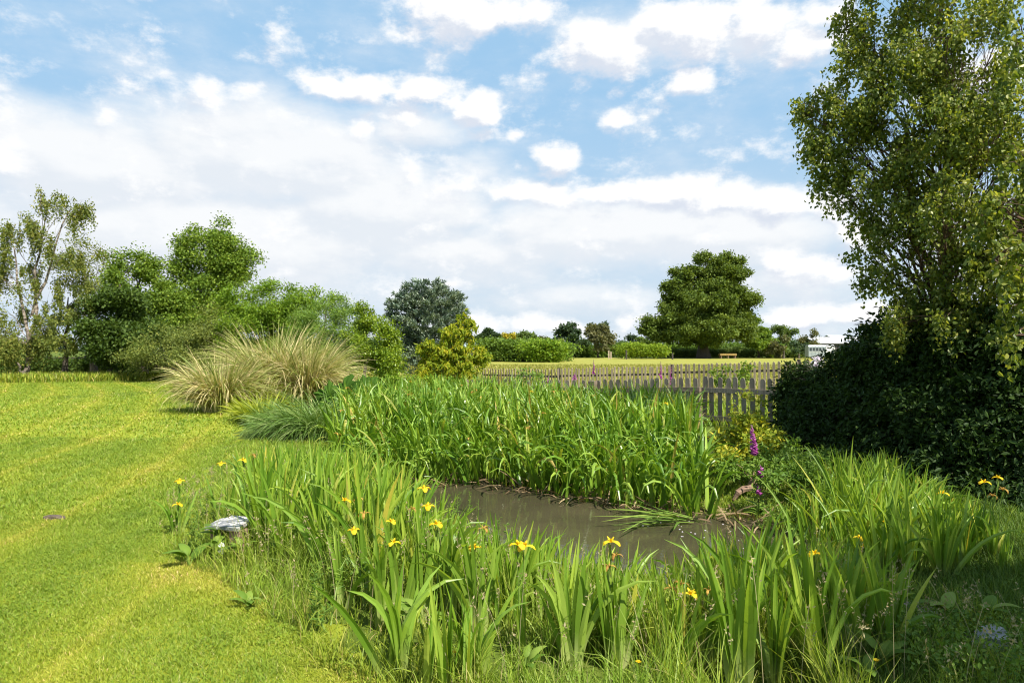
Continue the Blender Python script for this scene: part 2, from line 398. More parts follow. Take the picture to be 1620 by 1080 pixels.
def cloud_field():
    g = bpy.data.node_groups.new('cloud_field', 'ShaderNodeTree')
    g.interface.new_socket('Q', in_out='INPUT', socket_type='NodeSocketVector')
    g.interface.new_socket('cumulus', in_out='OUTPUT', socket_type='NodeSocketFloat')
    g.interface.new_socket('veil', in_out='OUTPUT', socket_type='NodeSocketFloat')
    n, l = g.nodes, g.links
    gi = n.new('NodeGroupInput'); go = n.new('NodeGroupOutput')
    no = n.new('ShaderNodeTexNoise'); no.inputs['Scale'].default_value = 9; no.inputs['Detail'].default_value = 3
    l.new(gi.outputs[0], no.inputs['Vector'])
    vs = n.new('ShaderNodeVectorMath'); vs.operation = 'SUBTRACT'; vs.inputs[1].default_value = (.5, .5, .5); l.new(no.outputs['Color'], vs.inputs[0])
    sca = n.new('ShaderNodeVectorMath'); sca.operation = 'MULTIPLY'; sca.inputs[1].default_value = (.11, .045, 0); l.new(vs.outputs[0], sca.inputs[0])
    ad = n.new('ShaderNodeVectorMath'); l.new(gi.outputs[0], ad.inputs[0]); l.new(sca.outputs[0], ad.inputs[1])
    fl = n.new('ShaderNodeVectorMath'); fl.operation = 'MULTIPLY'; fl.inputs[1].default_value = (1, 1, 0); l.new(ad.outputs[0], fl.inputs[0])
    def blobs(lst):
        last = None
        for px, py, rx, ry, s in lst:
            az = math.atan((px - CX) / FOC); el = math.atan((HY - py) / FOC * math.cos(az))
            ax = rx / FOC * math.cos(az) ** 2 * 1.15; ay = ry / FOC * math.cos(az) * 1.15
            mp = n.new('ShaderNodeMapping'); mp.inputs['Location'].default_value = (-az / ax, -el / ay, 0)
            mp.inputs['Scale'].default_value = (1 / ax, 1 / ay, 1); l.new(fl.outputs[0], mp.inputs[0])
            gr = n.new('ShaderNodeTexGradient'); gr.gradient_type = 'SPHERICAL'; l.new(mp.outputs[0], gr.inputs[0])
            mu = n.new('ShaderNodeMath'); mu.operation = 'MULTIPLY'; mu.inputs[1].default_value = s; l.new(gr.outputs[1], mu.inputs[0])
            if last is None: last = mu.outputs[0]
            else:
                mx = n.new('ShaderNodeMath'); mx.operation = 'SMOOTH_MAX'; mx.inputs[2].default_value = .12
                l.new(last, mx.inputs[0]); l.new(mu.outputs[0], mx.inputs[1]); last = mx.outputs[0]
        return last
    cum = blobs([(730, 22, 125, 55, 1.0), (850, 25, 55, 30, .8), (960, 75, 120, 55, 1.1), (1080, 42, 110, 55, 1.1), (1190, 40, 110, 50, 1.1), (1280, 75, 90, 32, .95),
                 (1310, 25, 50, 30, .8), (1075, 128, 42, 26, 1.0), (985, 180, 50, 26, .75), (1030, 183, 22, 12, .6), (930, 132, 60, 18, .55), (985, 140, 40, 16, .5),
                 (500, 125, 70, 26, .95), (590, 132, 80, 26, .95), (680, 148, 90, 32, .95), (745, 160, 55, 36, 1.05), (650, 180, 55, 26, .6), (795, 160, 50, 14, .4),
                 (765, 212, 25, 18, .6), (812, 212, 20, 15, .6), (320, 140, 55, 32, .75), (390, 150, 45, 22, .6), (165, 182, 36, 32, .65), (255, 158, 26, 24, .45),
                 (880, 250, 48, 36, .8), (820, 265, 26, 22, .4), (660, 262, 50, 34, .7), (560, 195, 40, 40, .5), (700, 300, 80, 40, .6),
                 (850, 305, 110, 28, .9), (960, 300, 90, 26, .9), (1060, 302, 110, 34, 1.0), (1150, 315, 80, 34, .95), (1235, 325, 80, 38, 1.15), (1320, 330, 70, 40, 1.1), (1345, 375, 50, 40, .9),
                 (1260, 425, 90, 34, .8), (1180, 432, 70, 24, .5), (1340, 440, 60, 22, .6), (1270, 495, 90, 26, .95), (1360, 500, 90, 24, 1.0), (1450, 505, 70, 24, .8),
                 (840, 512, 70, 24, .85), (770, 510, 50, 24, .7), (905, 518, 60, 20, .7), (1000, 515, 45, 28, .7), (1060, 505, 40, 26, .5), (720, 455, 45, 14, .5), (640, 440, 60, 14, .3),
                 (1500, 350, 120, 60, .8), (1560, 120, 120, 60, .8), (-150, 220, 220, 60, .8), (1850, 420, 260, 60, .8)])
    veil = blobs([(150, 260, 400, 110, 1.1), (420, 250, 330, 110, 1.1), (620, 330, 260, 120, 1.0), (330, 380, 560, 130, 1.1), (700, 400, 330, 110, .8),
                  (950, 370, 300, 80, 1.1), (1150, 370, 260, 75, 1.0), (1250, 450, 220, 60, .6), (60, 190, 200, 60, .6), (350, 175, 200, 55, .55),
                  (640, 200, 160, 50, .7), (250, 110, 330, 50, .3), (560, 80, 260, 30, .18), (900, 470, 420, 60, .5), (850, 535, 1300, 60, .45), (1000, 60, 200, 60, .5), (1200, 60, 160, 50, .5),
                  (-400, 350, 600, 220, .9), (1800, 400, 500, 200, .8)])
    def fbm(scale, det, rough, st):
        mp = n.new('ShaderNodeMapping'); mp.inputs['Scale'].default_value = st; l.new(gi.outputs[0], mp.inputs[0])
        f = n.new('ShaderNodeTexNoise'); f.inputs['Scale'].default_value = scale; f.inputs['Detail'].default_value = det; f.inputs['Roughness'].default_value = rough
        l.new(mp.outputs[0], f.inputs['Vector']); return f.outputs[0]
    f1 = fbm(13, 9, .64, (1, 1.6, 1)); f2 = fbm(6, 8, .6, (1, 2.2, 1))
    def comb(b, f, k, off):
        m1 = n.new('ShaderNodeMath'); m1.operation = 'MULTIPLY_ADD'; m1.inputs[1].default_value = k; m1.inputs[2].default_value = off
        l.new(f, m1.inputs[0]); a = n.new('ShaderNodeMath'); l.new(b, a.inputs[0]); l.new(m1.outputs[0], a.inputs[1]); return a.outputs[0]
    l.new(comb(cum, f1, 2.0, -1.0 - .22), go.inputs[0])
    l.new(comb(veil, f2, 1.0, -.45), go.inputs[1])
    return g

tc = nd.new('ShaderNodeTexCoord')
sx = nd.new('ShaderNodeSeparateXYZ'); lk.new(tc.outputs['Generated'], sx.inputs[0])
at = nd.new('ShaderNodeMath'); at.operation = 'ARCTAN2'; lk.new(sx.outputs[0], at.inputs[0]); lk.new(sx.outputs[1], at.inputs[1])
asn = nd.new('ShaderNodeMath'); asn.operation = 'ARCSINE'; lk.new(sx.outputs[2], asn.inputs[0])
cq = nd.new('ShaderNodeCombineXYZ'); lk.new(at.outputs[0], cq.inputs[0]); lk.new(asn.outputs[0], cq.inputs[1])
G1 = cloud_field()
ga = nd.new('ShaderNodeGroup'); ga.node_tree = G1; lk.new(cq.outputs[0], ga.inputs[0])
up = nd.new('ShaderNodeVectorMath'); up.inputs[1].default_value = (.012, .022, 0); lk.new(cq.outputs[0], up.inputs[0])
gb = nd.new('ShaderNodeGroup'); gb.node_tree = G1; lk.new(up.outputs[0], gb.inputs[0])
sky = nd.new('ShaderNodeTexSky'); sky.sky_type = 'NISHITA'; sky.sun_disc = False
sky.sun_elevation = SUN_EL; sky.sun_rotation = SUN_AZ; sky.air_density = 1.0; sky.dust_density = .6; sky.ozone_density = 1.0
SKY_STR = .115
def mapr(src, a, b, c=0., d=1., smooth=True):
    m = nd.new('ShaderNodeMapRange'); m.interpolation_type = 'SMOOTHSTEP' if smooth else 'LINEAR'
    m.inputs[1].default_value = a; m.inputs[2].default_value = b; m.inputs[3].default_value = c; m.inputs[4].default_value = d
    lk.new(src, m.inputs[0]); return m.outputs[0]
def mixc(f, a, b):
    m = nd.new('ShaderNodeMix'); m.data_type = 'RGBA'
    if isinstance(f, float): m.inputs[0].default_value = f
    else: lk.new(f, m.inputs[0])
    for s, v in ((6, a), (7, b)):
        if isinstance(v, tuple): m.inputs[s].default_value = c4(v)
        else: lk.new(v, m.inputs[s])
    return m.outputs[2]
k = 1 / SKY_STR
SK = lambda c: tuple(x * k for x in c)
skyb = mixc(mapr(sx.outputs[2], .42, .85, .93, .1), sky.outputs[0], SK((.20, .335, .475)))       # pale tint low in the sky, faded out overhead to cut ambient light
hz = mapr(sx.outputs[2], 0.0, .34, 1, 0, False)
skyb = mixc(mapr(hz, 0, 1, 0, .85, False), skyb, SK((.36, .425, .48)))
va = mapr(ga.outputs[1], .0, .75, 0, .93)
vshade = nd.new('ShaderNodeMath'); vshade.operation = 'SUBTRACT'; lk.new(ga.outputs[1], vshade.inputs[0]); lk.new(gb.outputs[1], vshade.inputs[1])
vcol = mixc(mapr(vshade.outputs[0], -.16, .22), SK((.455, .478, .508)), SK((.54, .545, .55)))
c1 = mixc(va, skyb, vcol)
ca = mapr(ga.outputs[0], -.16, .42)
cshade = nd.new('ShaderNodeMath'); cshade.operation = 'SUBTRACT'; lk.new(ga.outputs[0], cshade.inputs[0]); lk.new(gb.outputs[0], cshade.inputs[1])
ccol = mixc(mapr(cshade.outputs[0], -.35, .22), SK((.40, .43, .485)), SK((.575, .575, .575)))
c2 = mixc(ca, c1, ccol)
bg = nd.new('ShaderNodeBackground'); bg.inputs[1].default_value = SKY_STR; lk.new(c2, bg.inputs[0])
wo = nd.new('ShaderNodeOutputWorld'); lk.new(bg.outputs[0], wo.inputs[0])
w.cycles.sampling_method = 'MANUAL'; w.cycles.sample_map_resolution = 512

sl = bpy.data.lights.new('sun', 'SUN'); sl.energy = 5.0; sl.angle = math.radians(.53); sl.color = (1, .95, .86)
so = bpy.data.objects.new('sun', sl); C.objects.link(so)
from mathutils import Vector
sd_ = Vector((math.sin(SUN_AZ) * math.cos(SUN_EL), math.cos(SUN_AZ) * math.cos(SUN_EL), math.sin(SUN_EL)))
so.rotation_euler = sd_.to_track_quat('Z', 'Y').to_euler(); so.location = (8, -8, 20)

cd = bpy.data.cameras.new('camera'); cam = bpy.data.objects.new('camera', cd); C.objects.link(cam)
cam.location = (0, 0, EYE); cam.rotation_euler = (PI / 2, 0, 0)
cd.sensor_width = 36; cd.lens = 24; cd.shift_y = 12 / 1620; cd.clip_start = .05; cd.clip_end = 20000
sc.camera = cam
sc.view_settings.view_transform = 'Standard'; sc.view_settings.look = 'None'; sc.view_settings.gamma = 1
sc.view_settings.exposure = .87
sc.cycles.pixel_filter_type = 'BLACKMAN_HARRIS'; sc.cycles.filter_width = 1.15
sc.cycles.max_bounces = 7; sc.cycles.diffuse_bounces = 3; sc.cycles.transmission_bounces = 4; sc.cycles.glossy_bounces = 3
sc.cycles.caustics_reflective = False; sc.cycles.caustics_refractive = False
sc.cycles.sample_clamp_indirect = 6

# ------------------------------------------------------------------ ground
def grid_mesh(name, xs, ys, zf, mat, keep=None, dz=0.0):
    X, Y = np.meshgrid(xs, ys); Z = zf(X, Y) + dz
    V = np.stack([X.ravel(), Y.ravel(), Z.ravel()], -1)
    nx = len(xs); i, j = np.meshgrid(np.arange(nx - 1), np.arange(len(ys) - 1))
    a = (j * nx + i).ravel()
    F = np.stack([a, a + 1, a + nx + 1, a + nx], -1)
    if keep is not None:
        cxy = V[F].mean(1); F = F[keep(cxy[:, 0], cxy[:, 1])]
        u, inv = np.unique(F, return_inverse=True); V = V[u]; F = inv.reshape(F.shape)
    return make_mesh(name, V, F, mat, smooth=True)
far = np.array([15, 20, 28, 40, 60, 90, 140, 220, 400, 900, 2500, 6000])
xs = np.concatenate([-far[::-1], np.arange(-12, 12.01, .2), far])
ys = np.concatenate([[-3000, -600, -120, -30, -10, -4], np.arange(-2, 20.01, .2), [22, 25, 30, 35, 45, 60, 90, 140, 220, 400, 900, 2500, 6000]])
tag(link('ground', grid_mesh('ground', xs, ys, gz, M['soil'] if False else M['pasture'])), kind='structure')
LX = np.concatenate([[-60, -45, -35, -28, -24, -20, -17, -14], np.arange(-12, 1.6, .2)])
LY = np.concatenate([[-20, -8, -3], np.arange(0, 20, .2), [22, 24, 27, 30, 33, 36, 38, 41]])
def far_edge(x): return np.interp(x, [-60, -28, -20, -10, 0], [28, 33, 36, 41, 41])
tag(link('lawn', grid_mesh('lawn', LX, LY, gz, M['lawn'], keep=lambda x, y: (x < lawn_edge(y) + .15) & (y < far_edge(x) + 2), dz=.004)), kind='structure')
def field_near(x): return np.interp(x, [-40, -2, 2, 10, 40], [45, 25, 22.5, 18.5, 16])
FX = np.concatenate([[-400, -200, -120, -80, -60], np.arange(-40, 41, 2.), [50, 70, 110, 180, 400]])
FY = np.concatenate([np.arange(18, 60, 1.), [64, 70, 80, 90, 100, 112, 124, 134]])
tag(link('hay_field', grid_mesh('hay_field', FX, FY, gz, M['field'], keep=lambda x, y: (y > field_near(x)) & (x > -36), dz=.004)), kind='structure')
WX = np.linspace(-3.2, 4.4, 20); WY = np.linspace(4.6, 11.4, 18)
tag(link('pond_water', grid_mesh('pond_water', WX, WY, lambda x, y: x * 0 + WATER_Z, M['water'])), kind='structure')

# mown lawn blades ------------------------------------------------
def scatter(n, x0, x1, y0, y1, keep, power=1.0):
    y = y0 + (y1 - y0) * rng.random(n) ** power; x = x0 + (x1 - x0) * rng.random(n)
    k = keep(x, y); return x[k], y[k]
def inview(x, y, m=.06): return np.abs(x) < (.75 + m) * y + .3
def lawn_patch(x, y):
    st = x + .18 * y + .012 * (y - 8) ** 2 + .25 * fnoise(x, y, .35, 5)
    stripe = np.sin(st * 2 * PI / 1.9)
    line = np.exp(-((np.mod(st, .95) - .47) / .07) ** 2)
    n = fnoise(x, y, 1.2, 8) * .75 + fnoise(x, y, 5, 9) * .45
    v = .42 + .20 * stripe + .30 * line + .42 * n
    dry = np.exp(-((lawn_edge(y) - x - .15) / .38) ** 2) * (y < 5.4) * (.5 + .5 * fnoise(x, y, 3, 2))
    return np.clip(v + dry * .7, 0, 1)
gx, gy, gl, gw = [], [], [], []
for (n, y0, y1, x0, l, wd) in ((480000, 3.0, 7, -6, .028, .0045), (330000, 6.5, 13, -11, .042, .009), (260000, 12, 40, -32, .06, .022)):
    x, y = scatter(n, x0, 1.5, y0, y1, lambda x, y: inview(x, y) & (x < lawn_edge(y) + .1) & (y < far_edge(x)))
    gx.append(x); gy.append(y); gl.append(np.full(len(x), l)); gw.append(np.full(len(x), wd))
gx, gy, gl, gw = map(np.concatenate, (gx, gy, gl, gw))
bs = np.stack([gx, gy, gz(gx, gy)], -1); N = len(gx)
tuft = 1 + .45 * fnoise(gx, gy, 9, 4)
V, F, K = blades(bs, rng.uniform(0, 2 * PI, N), gl * rng.uniform(.5, 1.3, N) * tuft, gw * rng.uniform(.7, 1.3, N), rng.uniform(.1, .9, N), rng.uniform(0, .9, N), S=2,
                 twist=rng.uniform(-1, 1, N), prof=([0, .5, 1], [1, .9, .15]), k2=lawn_patch(gx, gy))
cx_, cy_ = scatter(60000, -5, .5, 3.0, 7.5, lambda x, y: inview(x, y) & (x < lawn_edge(y)) & (fnoise(x, y, 2.3, 44) > -.05))
V2, F2, K2 = leaves(np.stack([cx_, cy_, gz(cx_, cy_) + .012 + rng.random(len(cx_)) * .02], -1), .013, .9, upb=1.5, k2=np.clip(lawn_patch(cx_, cy_) * .7, 0, 1)); K2[:, 0] *= .75
F = np.concatenate([F, F2 + len(V)]); V = np.concatenate([V, V2]); K = np.concatenate([K, K2])
tag(link('lawn_grass', make_mesh('lawn_grass', V, F, M['grass'], K)), 'short mown grass covering the sunlit lawn on the left', 'lawn grass', kind='stuff')
print('lawn blades', N)

# rough grass along the far side of the lawn
x, y = scatter(70000, -34, -9.5, 30, 44, lambda x, y: inview(x, y) & (y > far_edge(x) - .2) & (y < far_edge(x) + 4))
N = len(x)
V, F, K = blades(np.stack([x, y, gz(x, y)], -1), rng.uniform(0, 6.28, N), rng.uniform(.25, .6, N), .04, rng.uniform(0, .4, N), rng.uniform(.1, 1, N), S=3)
tag(link('verge_grass', make_mesh('verge_grass', V, F, M['grass'], K)), 'longer bright grass strip at the far lawn edge below the birches', 'long grass', kind='stuff')
# hay field blades
x, y = scatter(120000, -14, 34, 21, 70, lambda x, y: inview(x, y) & (y > field_near(x) + .1), 1.6)
N = len(x)
V, F, K = blades(np.stack([x, y, gz(x, y)], -1), rng.uniform(0, 6.28, N), rng.uniform(.10, .28, N) , .012 + .0010 * y, rng.uniform(0, .5, N), rng.uniform(0, .8, N), S=2)
tag(link('field_grass', make_mesh('field_grass', V, F, M['hay'], K)), 'yellowing hay grass filling the field beyond the pale fence', 'field grass', kind='stuff')
# grass strip between the two fences
x, y = scatter(60000, -3, 12, 13, 31, lambda x, y: inview(x, y) & (y < field_near(x)) & (y > 12.5) & (y - 19.5 + x * 1.1 > 0))
N = len(x)
V, F, K = blades(np.stack([x, y, gz(x, y)], -1), rng.uniform(0, 6.28, N), rng.uniform(.10, .35, N), .022, rng.uniform(0, .4, N), rng.uniform(.1, 1, N), S=3)
tag(link('garden_grass', make_mesh('garden_grass', V, F, M['meadow'], K)), 'rough green grass between the grey fence and the pale fence', 'rough grass', kind='stuff')
# ------------------------------------------------------------------ trees and shrubs
UP = np.array([0, 0, 1.])
def lobe_world(l):
    """(px, py, depth, rx_px, ry_px[, ry_depth factor]) in photo measure -> centre and radii in metres"""
    px, py, d, rx, ry = l[:5]; f = l[5] if len(l) > 5 else .9
    return P(px, py, d), np.array([rx * d / FOC, rx * d / FOC * f, ry * d / FOC])

def crown(lobes, per_m2, size, mode='round', aspect=.6, rc=.35, perc=26, big=False, hang=.9, surf=.55, subn=9):
    Vs, Fs, Ks, n = [], [], [], 0; tw = []
    for l in lobes:
        c, r = lobe_world(l)
        area = 4 * PI * ((r[0] * r[1]) ** 1.6 / 3 + (r[0] * r[2]) ** 1.6 / 3 + (r[1] * r[2]) ** 1.6 / 3) ** (1 / 1.6)
        m = max(6, int(area * per_m2))
        ns = max(4, int(m / subn)) if subn else 0
        dr = nrm(rng.normal(0, 1, (m, 3))); rr = rng.uniform(surf, 1.08, m) ** .6
        wob = 1 + .22 * np.sin(dr[:, :1] * 5 + dr[:, 2:] * 7 + px_seed(l))
        cc = c + dr * rr[:, None] * r * wob
        if ns:
            sdr = nrm(rng.normal(0, 1, (ns, 3)) + np.array([0, -.25, .2])); srr = rng.uniform(.12, 1.12, (ns, 1)) ** .6
            si = rng.integers(0, ns, m); ssz = rng.uniform(.16, .34, ns)[si][:, None]
            off = nrm(rng.normal(0, 1, (m, 3))) * rng.random((m, 1)) ** .33 * ssz * 1.25
            u_ = sdr[si] * srr[si] + off * np.array([1, 1, .8]); cc = c + u_ * r; dr = nrm(u_)
        cc[:, 2] = np.maximum(cc[:, 2], .12)
        tw.append((c, cc))
        kk = np.clip(rng.normal(.5, .25, m), 0, 1)
        if mode == 'weep':
            q = perc; L = rng.uniform(.3, 1, m) * hang
            t = rng.random((m, q))
            off = rng.normal(0, rc * .35, (m, 1, 3)) * t[..., None] + rng.normal(0, rc * .16, (m, q, 3))
            p = cc[:, None] + off; p[..., 2] -= t * L[:, None]
            p = p.reshape(-1, 3); p[:, 2] = np.maximum(p[:, 2], .1)
            v, f, k_ = leaves(p, size, aspect, axis=(0, 0, -1.2), spread=.9, upb=.1, big=big, k2=np.repeat(kk, q))
        elif mode == 'spruce':
            q = perc
            dirn = nrm(dr * np.array([1, 1, .15]))
            a = rng.uniform(-.5, .5, (m, q, 1)) * rc * 2
            t = rng.random((m, q, 1)) * rc * 2
            sdv = np.cross(dirn, UP)[:, None]
            p = cc[:, None] + dirn[:, None] * t + sdv * a * (1 - t / (rc * 2.6)) + UP * (t * .35 + rng.normal(0, .03, (m, q, 1)))
            v, f, k_ = leaves(p.reshape(-1, 3), size, aspect, axis=np.repeat(dirn + UP * .7, q, 0), spread=.6, upb=.8, k2=np.repeat(kk, q))
        else:
            q = perc
            p = cc[:, None] + nrm(rng.normal(0, 1, (m, q, 3))) * rng.random((m, q, 1)) ** .5 * 1.55 * rc * np.array([1, 1, .8]) * (.6 + .8 * rng.random((m, 1, 1)))
            p = p.reshape(-1, 3); p[:, 2] = np.maximum(p[:, 2], .05)
            v, f, k_ = leaves(p, size, aspect, axis=np.repeat(dr * .5 + np.array([0, 0, -.35]), q, 0), spread=.8, upb=.7, big=big, k2=np.repeat(kk, q))
        Vs.append(v); Fs.append(f + n); Ks.append(k_); n += len(v)
    return np.concatenate(Vs), np.concatenate(Fs), np.concatenate(Ks), tw

def px_seed(l): return (l[0] * 7.3 + l[1] * 3.1) % 6.28

def woody(mb, base, top, r0, tw, limb=.3, ntw=22, sides=6, start=.35):
    """trunk to top, a limb to each lobe, twigs to the leaf clumps"""
    base = np.asarray(base, float); top = np.asarray(top, float)
    n = 9; tr = curve(base, top, 0, n, np.linalg.norm(top - base) * .012)
    tr[0] = base
    rad = r0 * (1 - np.linspace(0, 1, n) ** .8 * .85); rad[0] *= 1.35
    mb.tube(tr, rad, sides + 2)
    for c, cc in tw:
        h = np.clip((c[2] - base[2]) / max(top[2] - base[2], .1) - .25, start * .6, .92)
        i = h * (n - 1); i0 = int(i); a = tr[i0] + (tr[min(i0 + 1, n - 1)] - tr[i0]) * (i - i0)
        rl = r0 * limb * (1 - h * .6)
        lb = curve(a, c, np.linalg.norm(c - a) * .06, 7, np.linalg.norm(c - a) * .025)
        mb.tube(lb, np.linspace(rl, rl * .35, 7), sides)
        pick = rng.permutation(len(cc))[:ntw]
        for j in pick:
            s = lb[rng.integers(2, 7)]
            d = np.linalg.norm(cc[j] - s)
            mb.tube(curve(s, cc[j], d * .08, 5, d * .05), np.linspace(rl * .28, rl * .06, 5), 4)

def tree(name, label, cat, base, top, r0, lobes, lmat, per=1.6, size=.1, mode='round', group=None, bark='bark', extra_trunks=(), ntw=14, limb=.22,
         wood='trunk', leafname='crown', **kw):
    t = thing(name, label, cat, tuple(base), group=group)
    b = np.asarray(base, float)
    V, F, K, tw = crown(lobes, per, size, mode, **kw)
    link(leafname, make_mesh(leafname, V - b, F, M[lmat], K), t)
    mb = MB(); woody(mb, b, top, r0, tw, ntw=ntw, limb=limb)
    for a, z, r in extra_trunks: mb.tube(curve(a, z, 0, 7, .06), np.linspace(r, r * .3, 7), 7)
    mb.V = [v - b for v in mb.V]
    mb.build(wood, M[bark], t, smooth=True)
    return t, len(F)

# --- left group ---------------------------------------------------
tree('birch_tree', 'tall sparse weeping birch with a forked pale trunk at the far left of the lawn', 'tree', P(40, 600, 37) * [1, 1, 0], P(75, 330, 37), .14,
     [(62, 300, 37, 14, 20), (108, 320, 37.2, 36, 26), (125, 335, 37.4, 24, 22), (40, 350, 36.8, 24, 24), (75, 370, 36.8, 32, 26), (15, 375, 37, 22, 34), (12, 430, 37.3, 24, 44), (55, 430, 37, 26, 44),
      (100, 400, 37.2, 28, 32), (20, 500, 37.2, 32, 28), (35, 535, 36.4, 42, 24), (15, 545, 36.4, 40, 26), (70, 520, 36.4, 36, 24), (90, 475, 36.8, 22, 34), (-30, 420, 37, 35, 70), (-25, 520, 36.5, 40, 45)],
     'birch_l', per=3.74, size=0.123, mode='weep', rc=.42, perc=34, hang=1.5, bark='birch_bark', extra_trunks=[(P(48, 560, 37), P(22, 390, 36.6), .10), (P(50, 500, 37), P(112, 330, 37), .08), (P(38, 596, 37), P(25, 572, 36.8), .12), (P(45, 570, 37), P(72, 552, 36.8), .08)])
tree('birch_tree', 'smaller olive green birch with a thin brown trunk right of the tall sparse birch', 'tree', P(101, 594, 38) * [1, 1, 0], P(108, 470, 38), .19,
     [(110, 500, 37.6, 40, 26), (135, 478, 38, 30, 28), (75, 520, 37.8, 28, 24), (110, 540, 37.4, 44, 20), (140, 520, 37.6, 26, 26), (150, 455, 38, 14, 30)],
     'olive_l', per=3.67, size=0.120, mode='weep', rc=.4, perc=37, hang=.8)
tree('alder_tree', 'dark thin tree rising just behind the olive birch', 'tree', P(150, 596, 43) * [1, 1, 0], P(130, 400, 43), .22,
     [(122, 405, 43, 34, 28), (140, 440, 43, 32, 26), (100, 435, 43, 24, 26), (165, 420, 43, 14, 26), (168, 470, 43, 26, 30)], 'birch_l', per=2.89, size=0.130, rc=.45, perc=37)
tree('maple_tree', 'dense dark green maple reaching down to the verge beside the birches', 'tree', P(178, 598, 38) * [1, 1, 0], P(190, 450, 38), .3,
     [(190, 530, 37.5, 52, 44), (170, 560, 37, 38, 26), (230, 545, 37.2, 44, 42), (200, 480, 38, 44, 34), (150, 500, 38, 24, 22), (275, 560, 37.6, 40, 34)],
     'dark_l', per=4.99, size=0.150, rc=.4, perc=46, aspect=.8)
tree('sycamore_tree', 'broad mid green sycamore with a rounded top behind the dark maple', 'tree', P(225, 598, 41) * [1, 1, 0], P(222, 440, 41), .35,
     [(215, 430, 41, 38, 26), (245, 425, 41.5, 34, 24), (260, 470, 40.5, 46, 36), (215, 480, 40.5, 40, 36), (190, 450, 41, 24, 22), (285, 510, 40.5, 38, 34)],
     'mid_l', per=4.20, size=0.140, rc=.42, perc=43, aspect=.75)
tree('poplar_tree', 'tallest tree of the left group with an open pointed top above the others', 'tree', P(322, 598, 43) * [1, 1, 0], P(335, 375, 43), .28,
     [(347, 368, 43, 26, 18), (335, 400, 43, 46, 26), (295, 395, 43, 20, 22), (288, 425, 43, 26, 30), (375, 405, 43.3, 36, 22), (395, 410, 43, 20, 18), (310, 385, 43, 22, 20), (352, 390, 43, 30, 22), (380, 430, 43, 34, 24), (330, 425, 42.8, 44, 30), (365, 440, 42.8, 36, 28), (330, 450, 42.5, 46, 30), (300, 480, 42.5, 38, 34), (320, 510, 42.3, 50, 40), (255, 520, 42, 50, 40), (345, 490, 42.6, 34, 30)],
     'mid_l', per=3.55, size=0.150, rc=.42, perc=40, aspect=.7)
tree('sallow_bush', 'olive green spreading sallow bush in front of the left trees', 'shrub', P(300, 594, 35) * [1, 1, 0], P(300, 540, 35), .14,
     [(290, 545, 35, 52, 34), (335, 520, 35, 36, 32), (250, 560, 35, 40, 24), (320, 572, 34.5, 46, 20), (210, 575, 35.5, 30, 18), (360, 560, 35, 34, 34)],
     'olive_l', per=5.78, size=0.110, rc=.35, perc=43, aspect=.5, leafname='foliage', wood='stem')
tree('hawthorn_tree', 'rounded bright green hawthorn behind the pampas grass', 'tree', P(430, 596, 36) * [1, 1, 0], P(430, 480, 36), .25,
     [(385, 480, 36, 36, 26), (430, 478, 36, 42, 26), (475, 480, 36, 38, 20), (400, 555, 35.5, 50, 34), (470, 550, 35.5, 50, 36), (345, 560, 36, 30, 30), (430, 505, 35.5, 44, 30), (400, 520, 35.5, 44, 34), (460, 510, 36, 46, 30), (425, 450, 36, 12, 7), (372, 505, 36, 22, 26), (510, 480, 36, 22, 14)],
     'bright_l', per=5.78, size=0.120, rc=.34, perc=46)
tree('willow_bush', 'light green upright willow bush right of the hawthorn', 'shrub', P(510, 592, 33) * [1, 1, 0], P(515, 490, 33), .13,
     [(525, 486, 33, 32, 20), (500, 510, 33, 32, 28), (545, 505, 33, 30, 28), (520, 540, 32.6, 52, 32), (470, 505, 33, 22, 26), (575, 520, 33, 22, 22), (480, 545, 33, 40, 34), (525, 565, 32.6, 56, 28), (560, 550, 32.6, 40, 34)],
     'willow_l', per=6.83, size=0.110, rc=.28, perc=46, aspect=.35, leafname='foliage', wood='stem')
tree('elder_bush', 'yellowish green elder with two narrow upright tops above the laurel', 'shrub', P(578, 590, 31) * [1, 1, 0], P(577, 490, 31), .1,
     [(577, 492, 31, 15, 18), (583, 515, 31, 22, 18), (560, 530, 31, 22, 22)], 'laurel_l', per=7.88, size=0.110, rc=.22, perc=40, leafname='foliage', wood='stem')
tree('laurel_bush', 'glossy yellow green domed laurel bush left of the blue spruce', 'shrub', P(600, 596, 27) * [1, 1, 0], P(602, 540, 27), .1,
     [(600, 540, 27, 34, 34), (615, 560, 26.8, 22, 28), (580, 570, 27, 34, 30), (600, 575, 26.6, 36, 24), (622, 535, 27, 12, 16)], 'laurel_l', per=15.75, size=0.100, rc=.2, perc=43, leafname='foliage', wood='stem', aspect=.5)
tree('blue_spruce', 'silvery blue spruce standing behind the young cherry tree', 'tree', P(672, 596, 31) * [1, 1, 0], P(675, 462, 31), .16,
     [(675, 458, 31, 20, 10), (655, 474, 31, 26, 13), (700, 474, 31, 24, 12), (675, 485, 31, 44, 16), (650, 500, 31, 28, 15), (705, 498, 31, 26, 16), (675, 518, 30.8, 50, 18), (645, 535, 31, 24, 20), (690, 545, 30.8, 40, 26), (665, 568, 30.8, 40, 26)],
     'spruce_l', per=14.44, size=0.150, mode='spruce', rc=.2, perc=52, aspect=.3, subn=0)
